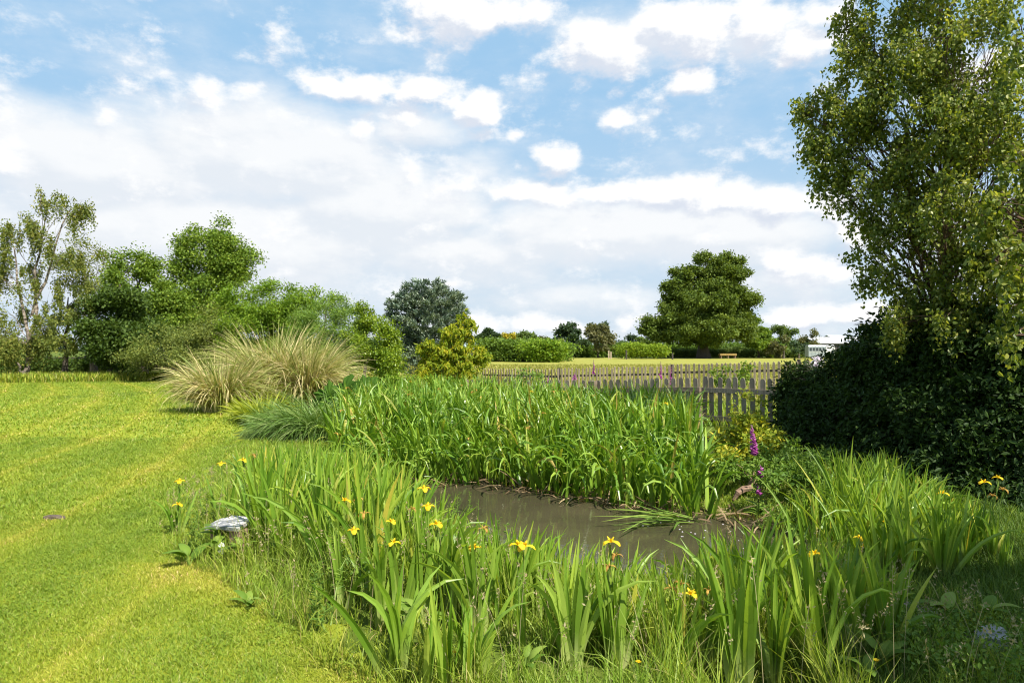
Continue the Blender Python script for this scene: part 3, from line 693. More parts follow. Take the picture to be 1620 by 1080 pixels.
tree('cherry_tree', 'young yellow green cherry tree with bronze tipped drooping leaves', 'tree', P(705, 610, 20) * [1, 1, 0], P(728, 505, 20), .05,
     [(734, 503, 20, 10, 12), (722, 522, 20, 22, 14), (742, 520, 20, 12, 12), (712, 545, 20, 26, 15), (742, 558, 20, 26, 14), (764, 562, 20, 14, 9), (684, 556, 20, 20, 18), (690, 578, 20, 30, 20), (727, 582, 19.8, 30, 18), (668, 545, 20, 10, 9), (700, 600, 19.6, 40, 14)],
     'cherry_l', subn=0, per=24, size=0.130, mode='weep', rc=.16, perc=20, hang=.22, aspect=.42, ntw=16, big=True)

# --- far side of the field ------------------------------------------
def low(px, d): return P(px, 0, d) * [1, 1, 0]
FG = 'trees on the far side of the hay field'
tree('oak_tree', 'large old oak with a wide crown and a stout dark trunk across the field', 'tree', low(1113, 126), P(1115, 450, 126), 1.15,
     [(1125, 424, 126, 30, 26), (1158, 428, 126, 22, 24), (1085, 440, 126, 26, 24), (1060, 455, 126, 14, 14), (1140, 448, 126, 44, 26), (1090, 462, 126, 36, 26), (1165, 470, 126, 32, 28), (1178, 482, 126, 20, 24), (1125, 482, 124, 52, 32),
      (1070, 490, 126, 36, 28), (1045, 515, 126, 32, 20), (1030, 530, 126, 18, 13), (1090, 515, 123, 48, 28), (1145, 515, 123, 46, 30), (1175, 520, 125, 28, 26), (1068, 524, 124, 36, 18), (1120, 520, 122, 46, 16), (1045, 530, 125, 22, 12), (1165, 526, 124, 32, 16)],
     'oak_l', subn=11, per=1.05, size=.42, rc=.7, perc=48, aspect=.7, limb=.4)
for i, (nm, lb, px, d, mt, lobes, sz) in enumerate([
    ('conifer_tree', 'dark flat topped conifer beside the blue barn roof', 773, 230, 'far_d', [(773, 526, 230, 14, 7), (768, 534, 230, 14, 6), (780, 534, 230, 9, 7)], .9),
    ('conifer_tree', 'low dark conifer just left of the blue barn roof', 751, 240, 'far_d', [(750, 537, 240, 9, 4), (745, 540, 240, 9, 4)], .9),
    ('gorse_bush', 'yellow flowering bush behind the field hedge', 802, 118, 'gorse_l', [(802, 533, 118, 11, 6), (808, 538, 118, 10, 7)], .45),
    ('sallow_tree', 'rounded olive sallow tree right of the yellow bush', 832, 120, 'far_l', [(826, 530, 120, 18, 10), (842, 536, 120, 16, 10), (815, 540, 120, 16, 10), (832, 545, 119, 26, 9)], .5),
    ('willow_bush', 'pale olive bush in front of the barn roof', 786, 112, 'far_l', [(786, 543, 112, 18, 7), (775, 548, 112, 10, 5)], .45),
    ('thorn_tree', 'brownish green thorn tree right of the olive sallow', 868, 122, 'far_b', [(862, 539, 122, 16, 9), (878, 545, 122, 14, 7)], .5),
    ('ash_tree', 'left one of two dark green ash trees with a domed crown', 905, 130, 'far_d', [(898, 528, 130, 18, 12), (912, 526, 130, 16, 13), (888, 540, 130, 14, 10), (905, 542, 128, 26, 12)], .55),
    ('ash_tree', 'right one of two dark green ash trees with a domed crown', 946, 132, 'far_b', [(940, 526, 132, 16, 12), (955, 528, 132, 12, 12), (948, 540, 130, 24, 13), (965, 544, 131, 12, 8)], .55),
    ('pine_tree', 'dark pine tops showing behind the pair of ash trees', 952, 165, 'far_d', [(940, 517, 165, 8, 6), (956, 517, 165, 10, 6), (948, 527, 165, 14, 8)], .7),
    ('fir_tree', 'small pointed fir left of the large oak', 999, 150, 'far_d', [(999, 538, 150, 7, 8), (1002, 545, 150, 16, 6), (985, 547, 150, 12, 5)], .55),
    ('thicket_tree', 'low dark green tree at the left foot of the oak', 1022, 140, 'far_l', [(1018, 545, 140, 16, 8), (1034, 548, 140, 14, 8)], .55),
    ('lime_tree', 'light green lime tree touching the right side of the oak', 1200, 128, 'mid_l', [(1195, 520, 128, 18, 14), (1215, 532, 128, 20, 16), (1195, 545, 127, 26, 14), (1220, 550, 127, 20, 10)], .5),
    ('ash_tree', 'pale open crowned ash standing alone right of the lime tree', 1243, 140, 'far_l', [(1240, 518, 140, 13, 8), (1249, 528, 140, 12, 10), (1230, 530, 140, 10, 12), (1246, 545, 140, 16, 10)], .45),
    ('thorn_tree', 'brownish thorn bush below the pale open crowned ash', 1240, 124, 'far_b', [(1236, 548, 124, 18, 12), (1228, 552, 124, 14, 9)], .45),
    ('holly_tree', 'dark holly mass left of the livestock trailer', 1264, 120, 'far_d', [(1262, 550, 120, 14, 11), (1273, 552, 120, 12, 10)], .45),
    ('maple_tree', 'small upright bronze maple behind the livestock trailer', 1285, 135, 'far_b', [(1287, 528, 135, 8, 8), (1280, 537, 135, 10, 9), (1290, 543, 135, 8, 9)], .42),
    ('oak_tree', 'distant brownish oak showing over the dark hedge at the right', 1385, 150, 'far_b', [(1368, 526, 150, 18, 9), (1392, 522, 150, 24, 12), (1415, 530, 150, 20, 12)], .6)]):
    tp = P(px, lobes[0][1], d)
    tree(nm, lb, 'bush' if 'bush' in nm else 'tree', low(px, d), tp, .22, lobes, mt, per=1.0, size=sz*.8, rc=.42, perc=34, group=FG, ntw=5, aspect=.7)

def hedge(name, label, pts, h, wd, mat, size, n, base_gap=0.0, group='hedges around the field'):
    """leafy hedge along a line of ground points"""
    pts = np.array(pts, float); t = thing(name, label, 'hedge', (pts[0][0], pts[0][1], 0), group=group)
    b = np.array([pts[0][0], pts[0][1], 0])
    seg = np.linalg.norm(np.diff(pts, axis=0), axis=1); cum = np.concatenate([[0], np.cumsum(seg)])
    s = rng.random(n) * cum[-1]
    x = np.interp(s, cum, pts[:, 0]); y = np.interp(s, cum, pts[:, 1])
    hh = h * (1 + .12 * np.sin(s * 1.3) + .08 * np.sin(s * .43 + 1))
    z = base_gap + (hh - base_gap) * rng.random(n) ** .6
    p = np.stack([x + rng.normal(0, wd * .3, n), y + rng.uniform(-.5, .5, n) * wd, z], -1)
    q = 10; m = len(p)
    pp = (p[:, None] + rng.normal(0, size * .9, (m, q, 3))).reshape(-1, 3); pp[:, 2] = np.maximum(pp[:, 2], .03)
    V, F, K = leaves(pp, size, .7, k2=np.repeat(rng.random(m), q), upb=.8)
    link('foliage', make_mesh('foliage', V - b, F, M[mat], K), t)
    for k in range(int(min(cum[-1] / 2.5, 14)) + 1):
        mb = MB(); sx_ = k * cum[-1] / (int(min(cum[-1] / 2.5, 14)) + 1) + .6; a = np.array([np.interp(sx_, cum, pts[:, 0]), np.interp(sx_, cum, pts[:, 1]), 0])
        mb.tube(curve(a - b, a - b + [rng.normal(0, .2), rng.normal(0, .1), h * .8], 0, 4, .04), [.06, .05, .03, .01], 5).build('stem', M['bark'], t)
    
def gp(px, d): return (P(px, 0, d)[0], d)
hedge('field_hedge', 'thick green field hedge ending at the left side of the hay field', [gp(768, 92), gp(820, 92), gp(885, 95)], 2.4, 4, 'hedge_far', .3, 2600)
hedge('field_hedge', 'leafy dark bush end of the field hedge beside the open pasture gap', [gp(845, 88), gp(880, 88)], 2.2, 3, 'bright_l', .3, 900)
hedge('field_hedge', 'long low clipped hedge behind the pasture gap', [gp(880, 135), gp(960, 140), gp(1012, 140)], 2.3, 3, 'hedge_far', .3, 2200)
hedge('field_hedge', 'bright yellow green clipped hedge just left of the oak', [gp(990, 118), gp(1048, 118)], 2.0, 2.2, 'hedge_yellow', .28, 1600, .5)
hedge('field_hedge', 'low shaded scrub along the field edge below the oak', [gp(1040, 131), gp(1110, 132), gp(1180, 132), gp(1275, 128)], 1.5, 3, 'far_l', .28, 2600)
hedge('field_hedge', 'hedge far behind the trunk of the oak', [gp(1060, 170), gp(1260, 170)], 2.5, 3, 'hedge_far', .35, 2200)
hedge('field_hedge', 'shaded bramble hedge under the trees at the far left', [gp(-120, 43), gp(40, 45), gp(190, 45), gp(330, 45)], 1.1, 1.6, 'dark_l', .14, 2600)
hedge('horizon_hedge', 'long dark tree line on the horizon', [gp(-500, 420), gp(0, 420), gp(640, 420), gp(900, 420), gp(1300, 420), gp(1900, 420), gp(2600, 400)], 6, 10, 'far_d', 1.6, 5200)
# ------------------------------------------------------------------ fences
def picket_mesh(w_, h, t, style='round'):
    if style == 'round':
        a = np.linspace(0, PI, 7); top = [(w_ / 2 * math.cos(x), h - w_ / 2 + w_ / 2 * math.sin(x)) for x in a]
    else: top = [(w_ / 2, h - w_ * .55), (0, h), (-w_ / 2, h - w_ * .55)]
    pr = [(-w_ / 2, 0), (w_ / 2, 0)] + top
    n = len(pr); V = np.array([(x, -t / 2, z) for x, z in pr] + [(x, t / 2, z) for x, z in pr])
    mb = MB(); mb.add(V, np.array([list(range(n)), list(range(2 * n - 1, n - 1, -1))]))
    mb2 = [(i, i + n, (i + 1) % n + n, (i + 1) % n) for i in range(n)]
    mb.F.setdefault(4, []).append(np.array(mb2))
    return mb

def fence(label, pts, tops, n, pw, mat, rails, rail_mat, rail_h, rail_side, group=None, style='round', post=.1, post_up=0.0, posts=True, bottom=0.03, base_z=0.0):
    """pts: two ground points; tops: picket top heights at both ends; rails: drops below the picket top"""
    a, b = np.array(pts[0], float), np.array(pts[1], float)
    L = np.linalg.norm(b - a); ang = math.atan2(b[1] - a[1], b[0] - a[0])
    t = thing('picket_fence', label, 'fence', (a[0], a[1], 0), ang, group)
    vs = [picket_mesh(pw * rng.uniform(.94, 1.06), 1.0, .02, style).mesh('picket', M[mat]) for _ in range(0)]
    for i in range(n):
        f = (i + .5) / n; h = tops[0] + (tops[1] - tops[0]) * f + rng.normal(0, .011)
        mb = picket_mesh(pw * rng.uniform(.93, 1.07), h - bottom, .02, style)
        o = mb.build('picket', M[mat], t)
        o.location = (f * L + rng.normal(0, .004), 0, bottom); o.rotation_euler = (0, rng.normal(0, .022), 0)
    for r in rails:
        mb = MB(); z0, z1 = tops[0] - r, tops[1] - r; y = rail_side * .032
        hh, tt = rail_h / 2, .02
        V = [(0, y - tt, z0 - hh), (L, y - tt, z1 - hh), (L, y + tt, z1 - hh), (0, y + tt, z0 - hh), (0, y - tt, z0 + hh), (L, y - tt, z1 + hh), (L, y + tt, z1 + hh), (0, y + tt, z0 + hh)]
        mb.add(V, [(0, 3, 2, 1), (4, 5, 6, 7), (0, 1, 5, 4), (1, 2, 6, 5), (2, 3, 7, 6), (3, 0, 4, 7)])
        mb.build('rail', M[rail_mat], t)
    if posts:
        ps = [0, L] if posts == 2 else [L]
        for s in ps:
            z = (tops[0] if s == 0 else tops[1]) + post_up
            mb = MB().box((s, rail_side * (.056 + post / 2), z / 2 - .1), (post, post, z + .2)); mb.build('post', M[rail_mat], t)
    return t
def gd(px, d): return (P(px, 0, d)[0], d)
FGp = 'grey picket fence panels behind the iris bed'
fence('far left panel of the weathered grey picket fence, mostly sunk in green leaves', [gd(690, 20.4), gd(742, 19.4)], [.80, .84], 7, .10, 'wood_grey', [.2, .75], 'wood_rail', .09, -1, FGp, post=.10, posts=2)
fence('weathered grey picket panel behind the irises below the small pink foxgloves', [gd(742, 19.4), gd(942, 17)], [.84, .93], 17, .10, 'wood_grey', [.23, .75], 'wood_rail', .09, -1, FGp, post=.17, post_up=-.02)
fence('grey brown picket panel behind the irises right of the square post', [gd(942, 17), gd(1108, 15.2)], [.93, 1.07], 15, .10, 'wood_grey', [.26, .8], 'wood_rail', .10, -1, FGp, post=.10, post_up=-.22)
fence('shaded dark grey picket panel running into the big dark hedge', [gd(1108, 15.2), gd(1270, 13.6)], [1.09, 1.1], 12, .10, 'wood_grey', [.29, .9], 'wood_grey', .10, -1, FGp, post=.10, post_up=-.22)
FGb = 'pale picket fence along the hay field'  # dark rail colour stands in for the shade behind these pickets
fence('left panel of the pale picket fence at the hay field edge', [gd(762, 31), gd(881, 27)], [.83, .91], 26, .065, 'wood_pale', [.30, .75], 'wood_dark', .075, 1, FGb, 'point', post=.09, post_up=.04)
fence('middle panel of the pale picket fence at the hay field edge', [gd(881, 27), gd(1062, 24.4)], [.93, 1.11], 31, .07, 'wood_pale', [.30, .85], 'wood_dark', .075, 1, FGb, 'point', post=.09, post_up=.04)
fence('right panel of the pale picket fence ending near the dark hedge', [gd(1062, 24.4), gd(1262, 21.6)], [1.16, 1.33], 27, .075, 'wood_pale', [.30, 1.0], 'wood_dark', .075, 1, FGb, 'point', post=.09, post_up=.04)
# post and rail fence under the left trees
t = thing('rail_fence', 'dark two rail wooden fence behind the trunks of the birches', 'fence', (-36, 45, 0))
mb = [MB(), MB()]
MB().box((9, 0, 1.12), (19, .05, .1)).build('rail', M['wood_dark'], t); MB().box((9, 0, .72), (19, .05, .1)).build('rail', M['wood_dark'], t)
for i in range(8): MB().box((i * 2.5 + .3, .07, .6), (.1, .09, 1.3)).build('post', M['wood_dark'], t)
# gate post, field stakes
p = P(1277, 578, 20)
tag(MB().box((0, 0, .68), (.10, .10, 1.36), rz=.3).box((.105, .03, .66), (.09, .09, 1.30), rz=.3).build('gate_post', M['wood_grey'], loc=(p[0], 20, 0)), 'short pair of posts standing where the pale fence meets the hedge', 'post')
for px, d, h, lb in ((963, 118, 1.4, 'left one of the two pale stakes before the clipped hedges'), (966.5, 118, 1.2, 'right one of the two pale stakes before the clipped hedges'), (991, 112, 1.5, 'dark stake at the left end of the bright clipped hedge'), (1107 - 43, 110, 1.0, 'small weathered stake in the field left of the oak trunk')):
    x, y = gd(px, d)
    mb = MB().box((0, 0, h / 2), (.22, .22, h)).box((0, 0, h + .03), (.26, .26, .06)); tag(mb.build('field_stake', M['wood_pale'] if 'pale' in lb else M['wood_dark'], loc=(x, y, 0)), lb, 'post', 'stakes along the far field edge')

# ------------------------------------------------------------------ trailer, barns, trough
def arch_body(L, W_, H, z0, r=.28, n=5):
    pr = [(-W_ / 2, z0), (W_ / 2, z0)]
    for k in range(n): a = k / (n - 1) * PI / 2; pr.append((W_ / 2 - r + r * math.cos(a), H - r + r * math.sin(a)))
    for k in range(n): a = PI / 2 + k / (n - 1) * PI / 2; pr.append((-W_ / 2 + r + r * math.cos(a), H - r + r * math.sin(a)))
    return pr
def extr(mb, pr, x0, x1):
    n = len(pr); V = np.array([(x0, y, z) for y, z in pr] + [(x1, y, z) for y, z in pr])
    mb.add(V, np.array([list(range(n))[::-1], list(range(n, 2 * n))]))
    mb.F[4] = mb.F.get(4, []) + [np.array([(i, (i + 1) % n, (i + 1) % n + n, i + n) for i in range(n)]) + mb.n - 2 * n]
    return mb
tx, ty = gd(1276, 112)
t = thing('livestock_trailer', 'silver grey livestock trailer with a white front end parked at the field edge', 'trailer', (tx, ty, 0), -.12)
extr(MB(), arch_body(3, 1.9, 2.3, .45), 0, 2.75).build('body', M['galv'], t)
extr(MB(), arch_body(1, 1.86, 2.22, .5), 2.755, 4.1).build('front_panel', M['white'], t)
extr(MB(), [(-.9, 2.3), (.9, 2.3), (.7, 2.38), (-.7, 2.38)], .1, 4.0).build('roof', M['roof'], t)
for k in range(5): MB().box((.35 + k * .5, -.955, 1.65), (.34, .02, .55)).build('window', M['glass'], t)
for k in range(6): MB().box((.09 + k * .52, -.97, 1.3), (.05, .05, 1.6)).build('rib', M['galv'], t)
MB().box((1.4, -.975, 1.28), (2.7, .03, .06)).build('trim', M['white'], t)
for k in (1.2, 2.0):
    for s in (-.9, .9):
        a = np.arange(14) / 14 * 2 * PI
        V = np.array([(k + .33 * math.cos(x), s + dy, .33 + .33 * math.sin(x)) for dy in (-.09, .09) for x in a])
        m_ = MB(); m_.add(V, np.array([list(range(14)), list(range(27, 13, -1))])); m_.F[4] = [np.array([(i, i + 14, (i + 1) % 14 + 14, (i + 1) % 14) for i in range(14)])]
        wh = m_.build('wheel', M['tyre'], t); MB().box((k, s + math.copysign(.1, s), .33), (.2, .03, .2)).build('hub', M['galv'], wh)
MB().box((1.6, -.93, .72), (1.75, .2, .06)).build('mudguard', M['galv'], t)
MB().box((4.6, 0, .55), (1.1, .1, .08)).build('drawbar', M['galv'], t)

def barn(label, px0, px1, d, zw, zr, dep, wm, rm, name='barn'):
    x0, x1 = P(px0, 0, d)[0], P(px1, 0, d)[0]; L = x1 - x0
    t = thing(name, label, 'barn', (x0, d, 0))
    MB().box((L / 2, dep / 2, zw / 2), (L, dep, zw)).build('wall', M[wm], t)
    mb = MB(); o = .5
    for s in (0, 1):
        y0, y1 = (-o, dep / 2) if s == 0 else (dep + o, dep / 2)
        V = [(-o, y0, zw), (L + o, y0, zw), (L + o, y1, zr), (-o, y1, zr), (-o, y0, zw + .15), (L + o, y0, zw + .15), (L + o, y1, zr + .15), (-o, y1, zr + .15)]
        mb.add(V, [(0, 3, 2, 1), (4, 5, 6, 7), (0, 1, 5, 4), (1, 2, 6, 5), (2, 3, 7, 6), (3, 0, 4, 7)])
    mb.build('roof', M[rm], t)
    for k in range(3): MB().box((L * (k + .7) / 3.6, -.03, zw * .45), (L * .16, .08, zw * .7)).build('door', M['glass'], t)
    return t
barn('low barn with a blue grey roof beyond the left field hedge', 735, 768, 190, 1.6, 3.4, 8, 'wall_dark', 'roof_blue')
barn('wide barn with a pale grey roof half hidden by the dark hedge', 1296, 1375, 150, 2.9, 4.3, 12, 'wall_dark', 'roof')
barn('small farm shed with a pale ridge behind the wide barn', 1322, 1340, 175, 4.2, 5.2, 8, 'wall_dark', 'roof', 'farm_shed')
x, y = gd(1138, 122)
t = thing('feed_trough', 'low yellow and brown timber feed trough on the grass under the oak', 'trough', (x, y, 0), .05)
MB().box((1.5, -.45, .72), (3.0, .06, .36)).box((1.5, .45, .72), (3.0, .06, .36)).box((.03, 0, .72), (.06, .84, .36)).box((2.97, 0, .72), (.06, .84, .36)).box((1.5, 0, .56), (2.88, .84, .05)).build('box', M['timber_y'], t)
for sx_ in (.2, 1.5, 2.8):
    for sy_ in (-.36, .36): MB().box((sx_, sy_, .25), (.12, .12, .55)).build('leg', M['deadwood'], t)

# ------------------------------------------------------------------ pampas, lily, sedge, gunnera
def fountain(name, label, cat, c, n, L, W_, th, bend, spread, mat, part='leaves', az=None, group=None, S=8, power=1.2, tw=.8):
    t = thing(name, label, cat, (c[0], c[1], float(gz(c[0], c[1]))), group=group)
    a = rng.uniform(0, 2 * PI, n) if az is None else rng.normal(az[0], az[1], n)
    r = spread * np.sqrt(rng.random(n))
    base = np.stack([np.cos(a) * r, np.sin(a) * r, np.zeros(n) - .02], -1)
    V, F, K = blades(base, a + rng.normal(0, .35, n), rng.uniform(L[0], L[1], n), W_ * rng.uniform(.7, 1.3, n), rng.uniform(th[0], th[1], n), rng.uniform(bend[0], bend[1], n), S=S,
                     twist=rng.normal(0, tw, n), power=power, prof=([0, .3, .8, 1], [.9, 1, .6, .1]))
    V[:, 2] = np.maximum(V[:, 2], -.02 + rng.random(len(V)) * .03)
    link(part, make_mesh(part, V, F, M[mat], K), t)
    return t
PGm = 'pampas grass clumps at the lawn edge'
def pampas(label, px, d, H, R_, n):
    c = P(px, 0, d)
    t = fountain('pampas_grass', label, 'ornamental grass', c, n, (H * .45, H * 1.36), .022, (.0, .24), (.5, 2.9), R_ * .62, 'pampas', group=PGm)
    m = n // 6; a = rng.uniform(0, 2 * PI, m); r = rng.uniform(.2, 1, m) * R_ * .5
    base = np.stack([np.cos(a) * r, np.sin(a) * r, np.zeros(m)], -1)
    V, F, K = blades(base, a, rng.uniform(.7, 1.1, m) * H, .02, rng.uniform(.1, .7, m), rng.uniform(.6, 1.6, m), S=6, twist=rng.normal(0, .8, m))
    link('dry_leaves', make_mesh('dry_leaves', V, F, M['seed'], K), t)
    return t
pampas('left and nearest pampas clump of arching straw and green blades', 352, 18.6, 1.5, .8, 1900)
pampas('tallest pampas clump, greener and standing in the middle of the three', 432, 20.5, 2.15, .8, 1900)
pampas('right hand pampas clump with straw blades leaning towards the laurel', 482, 20.3, 1.95, .75, 1900)
fountain('pampas_grass', 'low green tuft growing between the left and middle pampas clumps', 'ornamental grass', P(395, 0, 18.9), 600, (.6, 1.3), .02, (.05, .6), (.5, 1.8), .4, 'lily', group=PGm)
fountain('daylily', 'yellow green strappy daylily clump in front of the pampas', 'plant', P(418, 0, 15.6), 420, (.5, .95), .025, (.05, .6), (.5, 1.7), .4, 'lily')
fountain('daylily', 'smaller yellow green daylily clump beside the lawn edge', 'plant', P(397, 0, 16.2), 260, (.4, .75), .025, (.05, .6), (.6, 1.8), .3, 'lily')
SG = 'blue green drooping sedge by the gunnera'
for lb, px, d, H in (('large blue green weeping sedge arching over the irises below the gunnera', 520, 12.8, 1.0), ('blue green weeping sedge left of the largest one', 482, 13.0, .85), ('small blue green sedge nearest to the lawn', 455, 13.4, .65), ('dark weeping sedge at the back below the gunnera', 545, 12.9, .6)):
    fountain('weeping_sedge', lb, 'ornamental grass', P(px, 0, d), 1300, (H * .5, H * 1.35), .014, (.02, .6), (.8, 2.8), .45, 'sedge', group=SG, S=9)

def gunnera_leaf(R_, n=56, rings=7):
    V = []; K = []
    kr = rng.random()
    ph = rng.uniform(0, 6)
    for i in range(rings + 1):
        f = i / rings
        for j in range(n):
            a = j / n * 2 * PI
            cut = 1 - .82 * math.exp(-((a - PI) / .22) ** 2)
            lob = 1 + .24 * math.cos(a * 5 + ph) + .10 * math.cos(a * 15)
            r = R_ * f * (1 + (lob * cut - 1) * f)
            z = R_ * (.22 * f + .15 * math.cos(a * 15 + ph * 2) * f * (1 - .3 * f) + .05 * math.sin(f * 22) * f - .12 * f ** 3)
            V.append((r * math.cos(a), r * math.sin(a), z)); K.append((kr, .5, .5))
    F = [(i * n + j, i * n + (j + 1) % n, (i + 1) * n + (j + 1) % n, (i + 1) * n + j) for i in range(rings) for j in range(n)]
    return np.array(V), np.array(F), np.array(K)
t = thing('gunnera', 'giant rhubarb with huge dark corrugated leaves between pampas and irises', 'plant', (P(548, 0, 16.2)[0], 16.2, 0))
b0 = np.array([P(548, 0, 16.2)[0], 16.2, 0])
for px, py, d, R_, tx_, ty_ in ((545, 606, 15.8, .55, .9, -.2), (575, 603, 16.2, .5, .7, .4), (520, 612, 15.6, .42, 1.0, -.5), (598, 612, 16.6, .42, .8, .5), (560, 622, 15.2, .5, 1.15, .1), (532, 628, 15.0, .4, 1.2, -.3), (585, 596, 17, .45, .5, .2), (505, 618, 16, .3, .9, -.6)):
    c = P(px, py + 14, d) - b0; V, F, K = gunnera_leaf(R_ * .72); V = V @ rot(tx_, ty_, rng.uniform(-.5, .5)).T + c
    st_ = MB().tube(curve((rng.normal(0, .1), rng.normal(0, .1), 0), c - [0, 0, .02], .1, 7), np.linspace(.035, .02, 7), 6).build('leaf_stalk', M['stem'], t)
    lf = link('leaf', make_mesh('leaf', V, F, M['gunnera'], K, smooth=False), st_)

# ------------------------------------------------------------------ right hand hedge and birches
hp = []
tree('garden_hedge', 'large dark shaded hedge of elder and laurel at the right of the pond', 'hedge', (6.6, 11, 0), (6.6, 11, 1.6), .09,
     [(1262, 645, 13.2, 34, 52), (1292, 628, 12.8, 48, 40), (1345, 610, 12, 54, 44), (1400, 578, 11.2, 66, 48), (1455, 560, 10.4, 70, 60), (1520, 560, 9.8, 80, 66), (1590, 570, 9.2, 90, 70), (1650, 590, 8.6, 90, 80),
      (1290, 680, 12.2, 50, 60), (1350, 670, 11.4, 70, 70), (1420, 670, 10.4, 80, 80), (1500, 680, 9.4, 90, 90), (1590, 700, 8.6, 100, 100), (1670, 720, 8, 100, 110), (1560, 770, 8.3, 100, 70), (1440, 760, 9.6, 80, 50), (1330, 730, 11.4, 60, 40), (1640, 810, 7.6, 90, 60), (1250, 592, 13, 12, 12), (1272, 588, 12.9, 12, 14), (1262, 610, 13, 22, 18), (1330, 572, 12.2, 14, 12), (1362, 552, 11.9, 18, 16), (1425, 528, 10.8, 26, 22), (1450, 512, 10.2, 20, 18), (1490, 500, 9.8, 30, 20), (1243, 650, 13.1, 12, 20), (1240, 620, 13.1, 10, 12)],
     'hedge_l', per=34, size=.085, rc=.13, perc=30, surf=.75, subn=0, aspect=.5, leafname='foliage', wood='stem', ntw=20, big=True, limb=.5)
tree('elder_shrub', 'leafy elder sprig rising above the top of the dark hedge', 'shrub', (5.3, 11.2, 0), tuple(P(1385, 530, 11.2)), .04,
     [(1392, 512, 11.2, 16, 18), (1385, 532, 11.2, 22, 18), (1372, 520, 11.2, 12, 8)], 'hedge_l', per=14, size=.11, rc=.09, perc=12, aspect=.4, leafname='foliage', wood='stem', big=True)
birch_lobes = [
    (1420, 20, 10.4, 70, 40), (1500, 10, 10, 80, 60), (1350, 30, 10.6, 26, 36), (1590, 30, 9.4, 70, 60), (1400, 90, 10.3, 60, 40), (1480, 110, 10, 70, 60), (1570, 120, 9.4, 70, 60),
    (1310, 160, 10.4, 42, 26), (1275, 185, 10.6, 26, 20), (1360, 180, 10.2, 60, 40), (1430, 200, 10, 60, 50), (1510, 220, 9.8, 70, 60), (1590, 230, 9.4, 60, 60),
    (1300, 235, 10.4, 34, 24), (1350, 250, 10.2, 50, 36), (1410, 290, 10, 50, 40), (1470, 300, 9.8, 60, 50), (1550, 320, 9.4, 70, 60), (1380, 350, 10.2, 34, 34), (1440, 380, 9.9, 56, 40),
    (1520, 410, 9.6, 70, 50), (1600, 400, 9, 60, 60), (1380, 405, 10.2, 30, 24), (1440, 440, 10, 44, 34), (1500, 470, 9.8, 60, 40), (1570, 480, 9.2, 60, 46), (1415, 465, 10, 24, 20), (1295, 285, 10.5, 16, 18),
    (1520, -90, 10.2, 150, 80), (1660, 150, 9.6, 80, 160), (1660, 380, 9.2, 70, 100), (1400, -60, 10.6, 70, 50), (1480, 500, 9.4, 70, 40), (1430, 500, 9.8, 40, 24), (1550, 440, 9.2, 60, 50), (1460, 170, 9.8, 80, 60), (1420, 330, 9.8, 50, 40), (1560, 240, 9.2, 70, 60), (1380, 130, 10.2, 60, 50), (1340, 80, 10.4, 30, 36), (1500, 160, 9.2, 60, 60), (1490, 330, 9.0, 60, 60), (1500, 60, 9.2, 70, 50), (1400, 240, 9.8, 60, 50), (1330, 210, 10.4, 50, 30), (1350, 320, 10.3, 26, 30), (1600, 150, 8.8, 60, 70), (1600, 320, 8.8, 60, 70), (1265, 175, 10.6, 30, 24), (1285, 150, 10.6, 30, 20), (1290, 215, 10.5, 34, 28), (1355, 160, 10.3, 50, 36), (1300, 270, 10.5, 26, 24), (1345, 290, 10.3, 40, 30), (1360, 395, 10.2, 24, 26), (1400, 430, 10, 36, 26), (1340, 50, 10.5, 30, 40)]
tree('birch_tree', 'tall birch with fine backlit leaves rising from the dark hedge at the right', 'tree', (6.55, 10.2, 0), tuple(P(1480, -160, 10.2)), .11, birch_lobes,
     'rb_l', per=17, size=.056, mode='weep', rc=.28, perc=25, hang=.42, aspect=.75, surf=.2, subn=8, ntw=26, bark='red_twig', limb=.22, big=True,
     extra_trunks=[(P(1488, 300, 10.1), P(1395, 130, 10.3), .035), (P(1470, 245, 10.1), P(1340, 235, 10.3), .022)])
tree('birch_tree', 'nearer birch outside the right edge hanging bright sprays into view', 'tree', (7.6, 8.0, 0), (7.0, 8.0, 7.5), .12,
     [(1600, 340, 7.6, 50, 60), (1575, 410, 7.4, 50, 46), (1610, 470, 7.4, 46, 50), (1560, 355, 7.7, 34, 30), (1640, 250, 7.6, 40, 70), (1620, 60, 7.8, 40, 60), (1600, 530, 7.6, 34, 26)],
     'rb_l', per=14, size=.07, mode='weep', rc=.22, perc=18, hang=.5, aspect=.72, surf=.3, ntw=26, bark='red_twig', limb=.4, big=True)
# the garden tree right behind the viewer whose shade falls on the near right corner
tree('maple_tree', 'garden maple standing outside the view that shades the near right corner', 'tree', (6.6, .5, 0), (6.4, .6, 5.5), .16,
     [(CX + FOC * 6.3, HY - FOC * 3.3, 1.0, 1850, 1500, 0.8), (CX + FOC * 7.4, HY - FOC * 3.0, 1.0, 1500, 1400, .8), (CX + FOC * 5.4, HY - FOC * 3.6, 1.0, 1100, 900, .9), (CX + FOC * 3.05, HY - FOC * 1.3, .5, 0, 0)][:3] + [(CX + FOC * 6.1 / .4, HY - FOC * 3.0 / .4, .4, 4200, 3200, .8)], 'mid_l', per=6, size=.15, rc=.35, perc=30, aspect=.8, surf=.4, subn=0)

